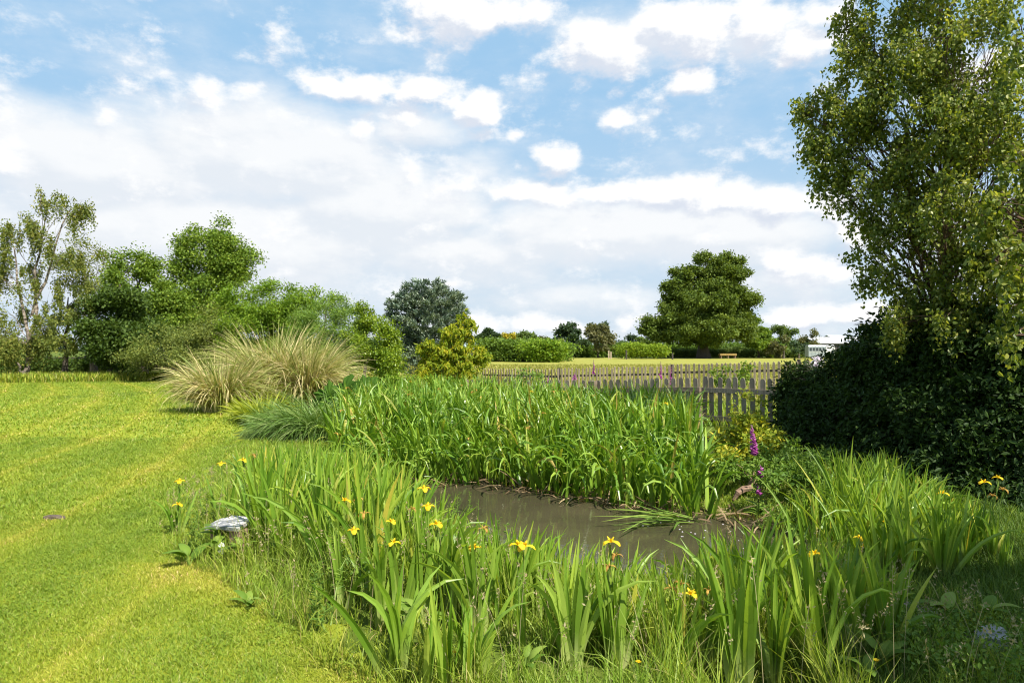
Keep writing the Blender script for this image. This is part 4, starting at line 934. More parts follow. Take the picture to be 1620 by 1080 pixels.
# shrubs by the fence
tree('golden_shrub', 'yellow green golden leaved shrub beside the tall pink foxglove', 'shrub', (3.75, 10.9, -.1), tuple(P(1180, 690, 10.8)), .03,
     [(1178, 672, 10.9, 24, 16), (1150, 690, 10.6, 26, 18), (1190, 700, 10.4, 36, 22), (1215, 690, 10.9, 26, 18), (1160, 720, 10.2, 34, 20), (1135, 705, 10.2, 16, 14), (1195, 730, 10, 34, 18), (1240, 710, 10.8, 26, 18), (1165, 690, 10.4, 40, 30), (1150, 740, 9.6, 34, 26), (1205, 680, 10.6, 30, 24)],
     'gold_l', per=24, size=.085, rc=.09, perc=14, aspect=.5, leafname='foliage', wood='stem', big=True)
tree('spiraea_shrub', 'bright green shrub against the shaded pickets', 'shrub', (4.6, 13.6, 0), tuple(P(1185, 640, 13.4)), .03,
     [(1185, 636, 13.5, 26, 14), (1165, 652, 13.3, 18, 14), (1205, 652, 13.3, 20, 14), (1190, 668, 13.1, 32, 16)], 'gold_l', per=16, size=.07, rc=.1, perc=16, aspect=.5, leafname='foliage', wood='stem')
tree('rose_bush', 'leggy green rose bush between the two picket fences', 'shrub', (6.3, 19, 0), tuple(P(1165, 590, 19)), .03,
     [(1140, 588, 19, 16, 8), (1152, 596, 19, 18, 12), (1178, 590, 19, 14, 10), (1165, 605, 19, 30, 14), (1183, 580, 19, 5, 7)], 'mid_l', per=9, size=.09, rc=.11, perc=16, leafname='foliage', wood='stem')
tree('rose_bush', 'tangled green climber growing over the fence below the left pale panel', 'shrub', (P(836, 0, 18.2)[0], 18.6, 0), tuple(P(840, 590, 18.6)), .03,
     [(826, 596, 18.6, 16, 12), (850, 590, 18.6, 14, 14), (842, 608, 18.4, 30, 12), (815, 610, 18.6, 16, 10)], 'willow_l', per=9, size=.085, rc=.11, perc=16, leafname='foliage', wood='stem')
tree('currant_bush', 'low lime green bush left of the grey picket fence', 'shrub', (P(655, 0, 18)[0], 18, 0), tuple(P(655, 600, 18)), .03,
     [(640, 605, 18, 34, 14), (680, 605, 18.2, 34, 16), (720, 610, 18.2, 24, 12), (610, 604, 18, 24, 12)], 'bright_l', per=8, size=.09, rc=.13, perc=18, leafname='foliage', wood='stem')
tree('bramble_patch', 'dark tangled leafy growth on the bank below the pink foxglove', 'shrub', (3.9, 9.3, -.1), tuple(P(1225, 750, 9.3)), .02,
     [(1215, 740, 9.6, 50, 36), (1265, 730, 9.9, 50, 40), (1150, 790, 9.0, 30, 36), (1215, 790, 9.0, 50, 40), (1140, 760, 9.6, 26, 34), (1215, 760, 9.3, 44, 26), (1180, 790, 8.9, 36, 28), (1240, 790, 9, 50, 30), (1270, 750, 9.7, 50, 26), (1200, 820, 8.5, 46, 18), (1275, 810, 8.6, 44, 24), (1300, 740, 10, 40, 24)],
     'weed_l', per=20, size=.07, rc=.09, perc=16, aspect=.45, leafname='foliage', wood='stem', big=True)
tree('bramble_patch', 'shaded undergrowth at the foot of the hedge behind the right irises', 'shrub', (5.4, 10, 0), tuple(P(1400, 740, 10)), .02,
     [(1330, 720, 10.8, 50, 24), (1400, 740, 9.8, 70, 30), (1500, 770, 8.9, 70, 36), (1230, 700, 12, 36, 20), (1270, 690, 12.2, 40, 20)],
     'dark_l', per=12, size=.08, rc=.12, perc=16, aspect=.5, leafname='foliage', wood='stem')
# ------------------------------------------------------------------ irises
IP = ([0, .12, .5, .8, 1], [.8, 1, .95, .6, .03])
def iris_leaf_set(n, h, spread, lean=.22, bend=.55, width=.034, fan=None):
    """a clump of sword leaves in a few fans"""
    nf = max(1, n // 6); fa = rng.uniform(0, 2 * PI, nf)
    fr = spread * np.sqrt(rng.random(nf)); fc = np.stack([np.cos(fa) * fr, np.sin(fa) * fr], -1)
    fi = rng.integers(0, nf, n); az = rng.uniform(0, PI, nf)[fi] + PI * rng.integers(0, 2, n) + rng.normal(0, .3, n)
    base = np.zeros((n, 3)); base[:, :2] = fc[fi] + np.stack([np.cos(az), np.sin(az)], -1) * rng.uniform(0, .03, (n, 1)); base[:, 2] = -.03
    bn = rng.gamma(1.4, bend / 1.8, n); bn = np.where(rng.random(n) < .12, bn + 1.1, bn)
    return blades(base, az, h * rng.uniform(.6, 1.08, n), width * rng.uniform(.7, 1.25, n), np.abs(rng.normal(0, lean, n)), bn, S=7,
                  twist=rng.normal(PI / 2, .55, n), power=2.0, cols3=True, prof=IP)

def bloom(c, s=.05, wilt=False):
    """three drooping falls, three small standards"""
    a0 = rng.uniform(0, 6); n = 6
    az = a0 + np.arange(6) * PI / 3
    base = np.repeat(np.array([c], float), 6, 0)
    L = np.where(np.arange(6) % 2 == 0, s * 1.7, s * .95) * rng.uniform(.85, 1.1, 6)
    W_ = np.where(np.arange(6) % 2 == 0, s * 1.05, s * .45)
    th = np.where(np.arange(6) % 2 == 0, .75, .35); bd = np.where(np.arange(6) % 2 == 0, 2.0, .5)
    if wilt: th = th * .6; bd = bd + rng.uniform(.3, 1.2, 6); W_ = W_ * .45
    return blades(base, az, L, W_, th, bd, S=5, cols3=True, prof=([0, .35, .7, 1], [.35, .8, 1, .35]))

def iris(x, y, h, n, label, spread=.1, flowers=(), group='yellow flag irises round the pond', mat='iris', lean=.2, bend=.5, width=.036, z=None):
    """flowers: (dx, dy, height, wilted)"""
    zz = float(gz(x, y)) if z is None else z
    t = thing('flag_iris', label, 'iris', (x, y, zz), group=group)
    V, F, K = iris_leaf_set(n, h, spread, lean, bend, width)
    link('leaves', make_mesh('leaves', V, F, M[mat], K), t)
    for dx, dy, fh, wl in flowers:
        c = np.array([dx, dy, fh]); fs_ = MB().tube(curve((dx * .3, dy * .3, 0), c - [0, 0, .01], 0, 6, .008), np.linspace(.006, .0035, 6), 5).build('flower_stem', M['stem'], t)
        V, F, K = bloom(c, .038 * rng.uniform(.8, 1.15), wl)
        link('flower', make_mesh('flower', V, F, M['wilt' if wl else 'yellow'], K), fs_)
        V, F, K = blades(np.array([c - [0, 0, .07], c - [0, 0, .10]]), [rng.uniform(0, 6), rng.uniform(0, 6)], .085, .016, .12, .2, S=3)
        link('bud_sheath', make_mesh('bud_sheath', V, F, M['stem'], K), fs_)
    return t

def at_px(px, py, base_py):
    """ground point seen at (px, base_py) on the sloping bank, height reaching py"""
    z = 0.0
    for _ in range(30):
        d = (EYE - z) * FOC / (base_py - HY); x = (px - CX) / FOC * d; z = .5 * z + .5 * float(gz(x, d))
    return x, d, EYE + (HY - py) / FOC * d - z

# the irises nearest to the viewer
for px, bpy_, tpy, n, sp, lb, fl in [
    (905, 1060, 850, 15, .05, 'near iris with pale leaf bases, left one of the bare footed pair', ()),
    (972, 1050, 858, 20, .07, 'near iris with broad upright leaves and wilted orange and yellow blooms at its top', ((-.02, 0, .66, False), (.01, .02, .58, True), (-.03, .01, .52, True))),
    (1172, 1088, 850, 18, .07, 'large near iris with a pale foot fanning out widely at the bottom edge', ()),
    (1215, 1085, 870, 14, .06, 'near iris leaning right beside the widely fanned one', ()),
    (1335, 1030, 850, 22, .09, 'dark shaded iris clump at the edge of the shade left of the rubble', ()),
    (1275, 1010, 865, 20, .1, 'upright iris between the fanned clump and the shaded clump', ((.05, 0, .5, False),)),
    (1105, 1040, 895, 16, .1, 'iris with one low yellow bloom and several brown withered ones', ((-.03, .05, .33, False), (-.1, 0, .40, True), (-.14, .05, .36, True), (.06, .02, .36, True))),
    (820, 1030, 910, 8, .06, 'iris holding the open yellow bloom in the centre of the bank', ((0, 0, .60, False), (.035, .01, .585, False))),
    (1060, 960, 870, 16, .1, 'short leaved iris standing before the middle of the pond', ()),
    (860, 985, 835, 16, .1, 'iris with tall leaves crossing the water behind the central bloom', ()),
    (760, 1000, 800, 14, .1, 'iris with one faded bloom between the four bloomed group and the central bloom', ((.02, 0, .62, True), (-.04, .02, .5, False))),
    (560, 960, 800, 14, .1, 'iris with a low orange bloom near the left edge of the foreground belt', ((.0, 0, .5, False), (.06, .03, .6, True))),
    (690, 985, 790, 18, .14, 'iris group bearing four yellow blooms above the arrow shaped leaves', ((-.05, 0, .72, False), (-.08, .05, .82, False), (.0, .04, .60, False), (-.15, .02, .70, True))),
    (618, 985, 800, 18, .12, 'iris with two yellow blooms close together left of the four bloomed group', ((0, .02, .62, False), (.02, -.02, .50, False))),
    ]:
    x, y, h = at_px(px, tpy, bpy_)
    iris(x, y, h * 1.03, n, lb, sp, fl, lean=.15, bend=.3, width=.044, mat='iris_near')
NEAR = np.array([(o.location[0], o.location[1]) for o in bpy.data.objects if o.get('category') == 'iris'])
# blooms and clumps along the left edge of the bank
for px, bpy_, tpy, n, lb, fl in [
    (284, 850, 772, 9, 'small iris at the lawn edge with two blooms, one above the other', ((0, 0, .50, False), (.0, -.03, .30, False))),
    (350, 850, 738, 12, 'iris with a tall yellow bloom just behind the peeling bench', ((0, 0, .66, False),)),
    (392, 830, 722, 12, 'iris with two orange yellow blooms above the peeling bench', ((-.04, 0, .62, False), (.03, .05, .66, True))),
    (440, 850, 690, 22, 'tall pale green iris clump above and right of the peeling bench', ()),
    (475, 840, 690, 22, 'tall pale green iris clump in front of the weeping sedge', ()),
    (545, 905, 775, 18, 'iris with a single bloom left of the pond view', ((.0, 0, .55, False), (.10, .02, .56, True))),
    (615, 850, 745, 18, 'iris with a bloom in front of the left end of the pond', ((0, 0, .52, False), (.08, 0, .42, True))),
    (1395, 900, 800, 18, 'iris with a drooping yellow bloom in the middle of the right hand group', ((.02, 0, .42, False), (.08, 0, .46, True))),
    (1360, 940, 840, 18, 'low iris with two orange blooms near the rubble', ((0, 0, .46, False), (.05, .02, .38, False))),
    (1500, 880, 770, 22, 'iris carrying a bloom near the outer right of the group', ((-.05, 0, .55, False), (-.1, .05, .4, False))),
    (1560, 880, 790, 18, 'rightmost iris with three orange yellow blooms above its leaves', ((-.02, 0, .62, False), (.1, 0, .66, False), (.16, .03, .55, True), (.08, .04, .5, True))),
    ]:
    x, y, h = at_px(px, tpy, bpy_); iris(x, y, h * 1.02, n, lb, .13, fl, bend=.4)

# the rest of the left and near bank
pts = [tuple(q) for q in NEAR]
def try_clump(x0, x1, y0, y1, tries, dmin, cond):
    for _ in range(tries):
        x = rng.uniform(x0, x1); y = rng.uniform(y0, y1)
        if not cond(x, y): continue
        if np.any((np.abs(NEAR[:, 0] - x) < .17) & (y < NEAR[:, 1]) & (y > NEAR[:, 1] - .7)): continue
        if all((x - a) ** 2 + (y - b) ** 2 > dmin ** 2 for a, b in pts): pts.append((x, y)); yield x, y
def left_cond(x, y):
    sd = float(pond_sd(x, y)); px = CX + FOC * x / y
    return -.1 < sd and x > lawn_edge(y) + .75 and x < -.3 and 395 < px
for x, y in try_clump(-4.5, 0, 4.8, 11.5, 2200, .19, left_cond):
    h = min(1.05, float(hmax(x, y, -14))) * rng.uniform(.85, 1.05)
    if h > .35: iris(x, y, h, int(rng.integers(14, 22)), 'flowerless iris clump in the thick stand left of the pond', .13, group='flowerless irises left of the pond', lean=.14, bend=.45)
def near_cond(x, y):
    px = CX + FOC * x / y; sd = float(pond_sd(x, y))
    return sd > .0 and 640 < px < 1420 and hmax(x, y, 0) > .25
for x, y in try_clump(-1.0, 2.8, 3.35, 6, 2600, .17, near_cond):
    h = min(.85, float(hmax(x, y, -24))) * rng.uniform(.65, 1.05)
    iris(x, y, h, int(rng.integers(11, 19)), 'flowerless iris tuft among the long grass on the near bank', .1, group='flowerless irises on the near bank', lean=.16, bend=.45)
RX = [1180, 1240, 1280, 1340, 1400, 1440, 1480, 1540, 1600, 1640]; RY = [845, 800, 745, 705, 705, 722, 745, 780, 815, 850]
for x, y in try_clump(2.2, 5.6, 5.3, 9.2, 1400, .26, lambda x, y: pond_sd(x, y) > .0 and 1190 < CX + FOC * x / y < 1600 and HY + FOC * (EYE + .1) / y < 925 - .0 * x):
    px = CX + FOC * x / y; top = EYE - (np.interp(px, RX, RY) - HY) / FOC * y - float(gz(x, y))
    h = min(1.15, top) * rng.uniform(.82, 1.05)
    if h > .3: iris(x, y, h, int(rng.integers(14, 22)), 'flowerless iris clump in the stand between pond and dark hedge', .13, group='flowerless irises by the hedge', lean=.2, bend=.5, width=.032)

# big bed behind the water
n = 12500
x = rng.uniform(-5.2, 4.6, n); y = rng.uniform(7.9, 18.6, n)
fy = np.interp(x, [-5, -3, -1, 1, 2.5, 4.6], [19.0, 18.8, 18.3, 17, 15.6, 13.9]) - .25
sd = pond_sd(x, y)
lx = np.interp(y, [9, 11, 13, 16, 18], [-2.3, -2.9, -3.2, -3.9, -3.9])
k = (y < fy) & (x > lx) & (sd > -.22) & ((y > 9.9) | (x > -.5)) & (y > 9.9 - .75 * (x + .5) * (x > -.5)) & (x < np.interp(y, [8, 10, 12, 15], [2.4, 2.7, 3.2, 3.8])) & (y > 8.0)
x, y, sd = x[k], y[k], sd[k]; N = len(x)
clump = np.round(x * 3.5) * 13.7 + np.round(y * 3.5) * 7.1
h = .98 + .10 * fnoise(x, y, 1.5, 3) + .0 * y
edge = np.clip((1.2 - sd) / 1.2, 0, 1)
az = np.where(rng.random(N) < .3 + .45 * edge, rng.normal(-PI / 2 - .25, .8, N), rng.uniform(0, 2 * PI, N))
bn = rng.gamma(2.2, .55, N) * (1 + .25 * edge) + edge * rng.uniform(0, 1.0, N)
V, F, K = blades(np.stack([x, y, gz(x, y) - .02], -1), az, h * rng.uniform(.72, 1.2, N) * (1 + .12 * edge), .052 * rng.uniform(.7, 1.25, N), np.abs(rng.normal(0, .16, N)) + edge * .15, bn, S=8,
                 twist=rng.normal(0, .55, N), power=2.6, cols3=True, prof=IP, k2=np.clip(.5 + .5 * fnoise(x, y, 2.5, 6) + rng.normal(0, .2, N), 0, 1))
tag(link('iris_bed', make_mesh('iris_bed', V, F, M['iris_far'], K)), 'dense bed of arching strap leaved irises on the far bank of the pond', 'iris bed', kind='stuff')
print('iris bed', N)
# withered blooms scattered over the bed
for i in range(26):
    j = rng.integers(0, N); c = np.array([x[j], y[j], gz(x[j], y[j]) + h[j] * rng.uniform(.78, .95)])
    b = np.array([x[j], y[j], float(gz(x[j], y[j]))]); t = thing('withered_flower', 'withered brown iris bloom on a thin stalk in the far bed', 'flower', tuple(b), group='withered blooms in the far iris bed')
    MB().tube(curve((0, 0, 0), c - b, 0, 4), [.006, .005, .004, .004], 4).build('flower_stem', M['stem'], t)
    V, F, K = bloom(c - b, .045, True); link('flower', make_mesh('flower', V, F, M['wilt' if i % 3 else 'yellow'], K), t)
# flattened leaves lying on the water
fx, fy_ = G(1015, 826, WATER_Z)[:2]
m = 26; a = rng.normal(PI, .5, m)
base = np.stack([fx + .45 + rng.normal(0, .18, m), fy_ + rng.normal(0, .10, m), np.full(m, WATER_Z + .015) + rng.random(m) * .06], -1) - np.array([fx, fy_, WATER_Z])
V, F, K = blades(base, a, rng.uniform(.4, .9, m), .024, rng.uniform(1.25, 1.5, m), rng.uniform(.1, .35, m), S=6, twist=rng.normal(0, .3, m), cols3=True, prof=IP)
V[:, 2] = np.maximum(V[:, 2], .006)
t = thing('fallen_iris', 'light green iris leaves lying flat on the water at the front of the far bed', 'iris', (fx, fy_, WATER_Z)); link('leaves', make_mesh('leaves', V, F, M['willow_l'], K), t)
# dead brown leaves matted along the foot of the far bed
m = 1600; dx_ = rng.uniform(-1.6, 3.1, m); dy_ = rng.uniform(7.6, 10.8, m); ds = pond_sd(dx_, dy_)
kk = (ds > -.35) & (ds < .25) & (dy_ > 9.4 - .75 * (dx_ + .5) * (dx_ > -.5)); dx_, dy_ = dx_[kk], dy_[kk]; m = len(dx_)
V, F, K = blades(np.stack([dx_, dy_, np.maximum(gz(dx_, dy_), WATER_Z) + .01], -1), rng.uniform(0, 6.28, m), rng.uniform(.15, .5, m), .018, rng.uniform(.7, 1.5, m), rng.uniform(0, 1.4, m), S=4, twist=rng.normal(0, .8, m))
V[:, 2] = np.maximum(V[:, 2], WATER_Z + .004)
tag(link('dead_leaves', make_mesh('dead_leaves', V, F, M['dead'], K)), 'matted brown dead leaves along the water edge of the far iris bed', 'dead leaves', kind='stuff')
# petals on the water
m = 32; a = rng.random(m)
px = 1020 + 160 * a + rng.normal(0, 16, m); py = 815 + 45 * a + rng.normal(0, 9, m)
g = np.array([G(u, v, WATER_Z + .004) for u, v in zip(px, py)]); r = rng.uniform(.006, .014, m)
an = rng.uniform(0, 6, m)[:, None] + np.array([0, 1.57, 3.14, 4.71])[None]
V = g[:, None] + np.stack([np.cos(an) * r[:, None], np.sin(an) * r[:, None] * 1.3, an * 0], -1); F = np.arange(m)[:, None] * 4 + np.array([[0, 1, 2, 3]])
tag(link('fallen_petals', make_mesh('fallen_petals', V.reshape(-1, 3), F, M['petal_w'], np.full((m * 4, 3), .5))), 'tiny white fallen petals floating on the brown water', 'petals', kind='stuff')

# ------------------------------------------------------------------ meadow grass on the bank
def bank(x, y):
    return inview(x, y) & (x > lawn_edge(y) - .12 + .18 * fnoise(x, y, 6, 3)) & (pond_sd(x, y) > -.05) & (x < np.interp(y, [3, 5.6, 6.3, 8.5], [2.9, 3.2, 4.0, 4.6])) & ~((y > 9.6) & (x > -2.3))
x, y = scatter(230000, -5.5, 5, 2.9, 12.5, bank, 1.2)
N = len(x); e = np.clip((x - lawn_edge(y)) / .7, .2, 1)
hm = np.clip(hmax(x, y, 12), .16, .55)
WS = at_px(1565, 1000, 1018)[:2]; RH = at_px(1435, 950, 975)[:2]
hm = np.where((np.hypot((x - WS[0]) * .9, (y - WS[1] + .12) * .7) < .17) | (np.hypot(x - RH[0], (y - RH[1] + .15) * .6) < .22), .03, hm)
hm = np.where((x > 1.55) & (y < 5.6), np.minimum(hm, .20), hm)
h = hm * rng.uniform(.2, 1.0, N) ** 1.3 * (.25 + .75 * e) * (1 + .2 * fnoise(x, y, 3, 12))
for ax_, ay_ in NEAR: h = np.where((np.abs(x - ax_) < .16) & (y > ay_ - .6) & (y < ay_ + .08), h * .3, h)
V, F, K = blades(np.stack([x, y, gz(x, y) - .01], -1), rng.uniform(0, 6.28, N), h * 1.08, .0058 * rng.uniform(.6, 1.5, N) * np.maximum(1, y / 6), np.abs(rng.normal(0, .28, N)), rng.gamma(2, .4, N), S=4, twist=rng.normal(0, .8, N), power=1.6,
                 prof=([0, .5, 1], [1, .8, .08]), k2=np.clip(.5 + .6 * fnoise(x, y, 2.2, 15), 0, 1))
tag(link('meadow_grass', make_mesh('meadow_grass', V, F, M['meadow'], K)), 'long uncut meadow grass between the irises around the pond', 'long grass', kind='stuff')
print('meadow', N)
WS = at_px(1565, 1000, 1018)[:2]; RH = at_px(1435, 950, 975)[:2]
# seed heads
x, y = scatter(1100, -5.5, 4.6, 3.1, 9.5, bank, 1.2); N = len(x)
h = np.clip(hmax(x, y, -14), .1, .75) * rng.uniform(.5, .95, N); az = rng.uniform(0, 6.28, N); th = np.abs(rng.normal(0, .15, N)); bd = rng.uniform(.1, .8, N)
z0 = gz(x, y)
V, F, K = blades(np.stack([x, y, z0], -1), az, h, .0028, th, bd, S=5, prof=([0, 1], [1, .7]))
tips = V.reshape(N, 6, 2, 3)[:, -1].mean(1)
m = 14; tt = rng.random((N, m)) * .11; pz = tips[:, None] + rng.normal(0, .006, (N, m, 3)); pz[..., 2] -= tt; pz[..., 0] -= np.cos(az)[:, None] * tt * .4; pz[..., 1] -= np.sin(az)[:, None] * tt * .4
V2, F2, K2 = leaves(pz.reshape(-1, 3), .02, .4, axis=(0, 0, .8), upb=.1)
V = np.concatenate([V, V2]); F = np.concatenate([F, F2 + (len(V) - len(V2))]); K = np.concatenate([K, K2])
tag(link('grass_seed_heads', make_mesh('grass_seed_heads', V, F, M['seed'], K)), 'fine pale brown seed heads standing above the bank grass', 'grass seed heads', kind='stuff')

# leafy ground cover among the near grass
x, y = scatter(1500, -1.2, 4.0, 3.1, 5.6, lambda x, y: inview(x, y) & (pond_sd(x, y) > .1) & (x > lawn_edge(y)) & ((fnoise(x, y, 2.2, 33) > .15) | (x > 1.9)) & np.all([(np.abs(x - a_) > .16) | (y > b_) for a_, b_ in NEAR], axis=0), 1.2); N = len(x); m = 26
hh = np.clip(hmax(x, y, 30) * .55, .04, .3)
p = np.stack([x, y, gz(x, y)], -1)[:, None] + rng.normal(0, 1, (N, m, 3)) * np.array([.05, .05, 0]); p[..., 2] += rng.random((N, m)) * hh[:, None]
V, F, K = leaves(p.reshape(-1, 3), .026, .6, upb=.8, big=True, k2=np.repeat(rng.random(N), m))
tag(link('ground_cover', make_mesh('ground_cover', V, F, M['weed_l'], K)), 'small leaved green ground cover between the grasses of the near bank', 'ground cover', kind='stuff')
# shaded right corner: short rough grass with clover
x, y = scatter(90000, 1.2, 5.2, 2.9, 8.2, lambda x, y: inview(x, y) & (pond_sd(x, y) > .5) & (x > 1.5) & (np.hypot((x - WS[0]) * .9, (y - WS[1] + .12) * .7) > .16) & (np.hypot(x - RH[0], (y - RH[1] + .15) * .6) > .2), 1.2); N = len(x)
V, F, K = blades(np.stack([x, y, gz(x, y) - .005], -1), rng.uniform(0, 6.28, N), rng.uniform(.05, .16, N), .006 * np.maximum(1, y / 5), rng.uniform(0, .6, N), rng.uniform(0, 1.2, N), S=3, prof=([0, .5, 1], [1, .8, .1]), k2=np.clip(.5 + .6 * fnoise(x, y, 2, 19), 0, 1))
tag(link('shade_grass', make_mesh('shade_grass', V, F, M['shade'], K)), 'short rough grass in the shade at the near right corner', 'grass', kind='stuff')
# ------------------------------------------------------------------ weeds, docks, foxgloves
def leafy_stem(x, y, h, label, name='willowherb', mat='weed_l', L=.09, group='tall leafy weeds below the hedge', lean=(0, 0), n=None, z=None):
    z0 = float(gz(x, y)) if z is None else z
    t = thing(name, label, 'weed', (x, y, z0), group=group)
    Vs, Fs, Ks, nn = [], [], [], 0
    for q in range(int(rng.integers(3, 6))):
        a = rng.uniform(0, 6.28); b = np.array([math.cos(a), math.sin(a), 0]) * .05 * q ** .5
        top = b + np.array([rng.normal(0, .08) + lean[0], rng.normal(0, .08) + lean[1], h * rng.uniform(.75, 1)])
        c = curve(b, top, 0, 8, .012); MB().tube(c, np.linspace(.006, .002, 8), 5).build('stem', M['stem'], t)
        m = n or int(h / .012); tt = rng.uniform(.08, 1, m) ** .8
        pp = np.stack([np.interp(tt, np.linspace(0, 1, 8), c[:, i]) for i in range(3)], -1)
        aa = rng.uniform(0, 6.28, m); ax = np.stack([np.cos(aa), np.sin(aa), np.full(m, .45)], -1)
        V, F, K = leaves(pp, L * (1.15 - .7 * tt), .24, axis=ax, spread=.15, upb=1.2, big=True)
        Vs.append(V); Fs.append(F + nn); Ks.append(K); nn += len(V)
    link('leaves', make_mesh('leaves', np.concatenate(Vs), np.concatenate(Fs), M[mat], np.concatenate(Ks)), t)
for px, bp, tp, lb in [(1290, 800, 700, 'tallest feathery weed spire against the dark hedge'), (1262, 790, 705, 'feathery weed spire left of the tallest one'), (1300, 860, 745, 'bushy light green weed in front of the feathery spires'), (1262, 860, 760, 'bushy leaved weed leaning over the right end of the pond'),
                       (1325, 850, 735, 'broad green weed touching the right irises'), (1235, 840, 770, 'low weed above the dark pool corner'), (1205, 880, 800, 'weed hanging over the shaded water'), (1338, 880, 770, 'leafy weed at the left foot of the right irises')]:
    x, y, h = at_px(px, tp, bp); leafy_stem(x, y, h, lb)
for px, bp, tp, lb in [(720, 870, 770, 'slender weed with reddish tips at the left end of the water'), (745, 880, 765, 'tallest slender weed with brown seed spikes before the water'), (700, 900, 790, 'slender weed between the irises and the left end of the water'), (790, 960, 800, 'slender weed spire in front of the pond with pale buds'), (560, 930, 790, 'slender weed among the left irises'),
                       (405, 860, 745, 'leafy weed right behind the peeling bench'), (330, 840, 760, 'leafy weed left behind the peeling bench'), (440, 900, 800, 'leafy weed right of the peeling bench'), (300, 880, 800, 'leafy weed left of the peeling bench'), (515, 1000, 880, 'weed in the grass of the near left bank')]:
    x, y, h = at_px(px, tp, bp); leafy_stem(x, y, h, lb, 'slender_weed', L=.06, group='slender weeds on the near bank')

def dock(x, y, label, n=5, L=.2, h=.2, mat='weed_l', az=None):
    t = thing('dock_plant', label, 'dock plant', (x, y, float(gz(x, y))), group='broad leaved dock plants')
    for i in range(n):
        a = rng.uniform(0, 6.28) if az is None else az + rng.normal(0, .7)
        b = np.array([[math.cos(a) * .03, math.sin(a) * .03, h * rng.uniform(.5, 1.1)]])
        ll = L * rng.uniform(.75, 1.15)
        V, F, K = blades(b, a, ll, ll * .42, .6, 1.2, S=7, cols3=True, prof=([0, .12, .4, .75, 1], [.25, .85, 1, .6, .03]), k0=rng.random(), k2=.8)
        st_ = MB().tube(curve((0, 0, 0), b[0], 0, 4), [.006, .005, .004, .004], 5).build('leaf_stalk', M['stem'], t)
        link('leaf', make_mesh('leaf', V, F, M[mat], K, smooth=True), st_)
for px, bp, lb, n_, L_, h_ in [(672, 1030, 'dock with pale arrow shaped leaves below the four yellow blooms', 6, .17, .22), (640, 1010, 'dock with a folded leaf left of the arrow leaved one', 4, .16, .24), (300, 895, 'dock with light green leaves at the lawn edge below the bench', 5, .2, .08), (352, 880, 'tall dock in front of the peeling bench', 5, .2, .2),
                               (1395, 1060, 'shaded dock with one broad leaf near the bottom edge', 4, .17, .10), (1372, 1085, 'shaded dock at the very bottom beside a buttercup', 4, .17, .10), (1495, 985, 'shaded dock between rubble and white stone', 4, .2, .10), (1560, 985, 'shaded dock behind the white stone', 4, .2, .10), (395, 960, 'low dock with reddish leaves in the bank grass', 6, .12, .05), (690, 940, 'leafy dock with rounded leaves beside the four yellow blooms', 7, .11, .45),
                               (830, 1075, 'low dock at the bottom edge in front of the central bloom', 5, .12, .1)]:
    x, y, _ = at_px(px, bp - 50, bp); dock(x, y, lb, n_, L_, h_, 'weed_l')

for px, bp, lb in [(338, 888, 'dock with upright pointed leaves half hiding the left end of the peeling bench'), (385, 893, 'dock in the grass right in front of the peeling bench')]:
    x, y, _ = at_px(px, bp - 50, bp); dock(x, y, lb, 6, .14, .14, 'weed_l')
def bells(base, top, n, s, face=None):
    base = np.asarray(base, float); top = np.asarray(top, float); mb = MB()
    for i in range(n):
        f = (i + .3) / n; c = base + (top - base) * f; sz = s * (1.15 - .9 * f)
        a = rng.uniform(0, 6.28) if face is None else face + rng.normal(0, 1.1)
        d = nrm(np.array([math.cos(a), math.sin(a), -.9 + .8 * f])); u = nrm(np.cross(d, UP)); v = np.cross(u, d)
        prof = [(0, .16), (.25, .30), (.6, .36), (.85, .42), (1, .55)]
        ang = np.arange(8) / 8 * 2 * PI
        V = np.array([c + d * sz * p + (u * math.cos(k_) + v * math.sin(k_)) * sz * r * .75 for p, r in prof for k_ in ang])
        F = [(i_ * 8 + j, i_ * 8 + (j + 1) % 8, (i_ + 1) * 8 + (j + 1) % 8, (i_ + 1) * 8 + j) for i_ in range(4) for j in range(8)]
        mb.add(V, F, np.tile([rng.random() * .5 + f * .5, f, .5], (len(V), 1)))
    return mb
def foxglove(px, tp, sp, bpy_, label, n=34, s=.045, d=None, lean=0.0):
    """tp top of spike, sp bottom of the bells, bpy_ ground"""
    if d is None: x, y, h = at_px(px, tp, bpy_); z0 = float(gz(x, y))
    else:
        q = P(px, tp, d); x, y = q[0], d; z0 = float(gz(x, y)); h = q[2] - z0
    hb = EYE + (HY - sp) / FOC * y - z0
    t = thing('foxglove', label, 'foxglove', (x, y, z0), group='pink foxgloves')
    top = np.array([lean, 0, h]); c = curve((0, 0, 0), top, 0, 8, .004); MB().tube(c, np.linspace(.008, .003, 8), 6).build('stem', M['stem'], t)
    lo = top * (hb / h); bells(lo, top, n, s, -PI / 2).build('flower_spike', M['petal_p'], t, smooth=True)
    m = 12; a = rng.uniform(0, 6.28, m)
    V, F, K = blades(np.stack([0 * a, 0 * a, rng.random(m) * hb * .6], -1), a, .2, .06, .9, 1.0, S=5, cols3=True, prof=([0, .2, .5, 1], [.3, .9, 1, .05]))
    link('leaves', make_mesh('leaves', V, F, M['weed_l'], K), t)
foxglove(1200, 671, 713, 830, 'tall bright magenta foxglove spike in front of the golden shrub', 60, .056, d=9.2, lean=-.1)
foxglove(1203, 734, 750, 860, 'short magenta foxglove just below the tall one', 8, .06, d=8.4)
foxglove(1198, 764, 776, 860, 'lowest magenta foxglove half hidden in the undergrowth', 6, .06, d=8.3)
foxglove(939, 568, 590, 0, 'pale pink foxglove above the square fence post', 24, .045, d=17.8)
foxglove(1045, 571, 597, 0, 'pink foxglove behind the grey fence, left one of two side by side', 30, .045, d=16.8)
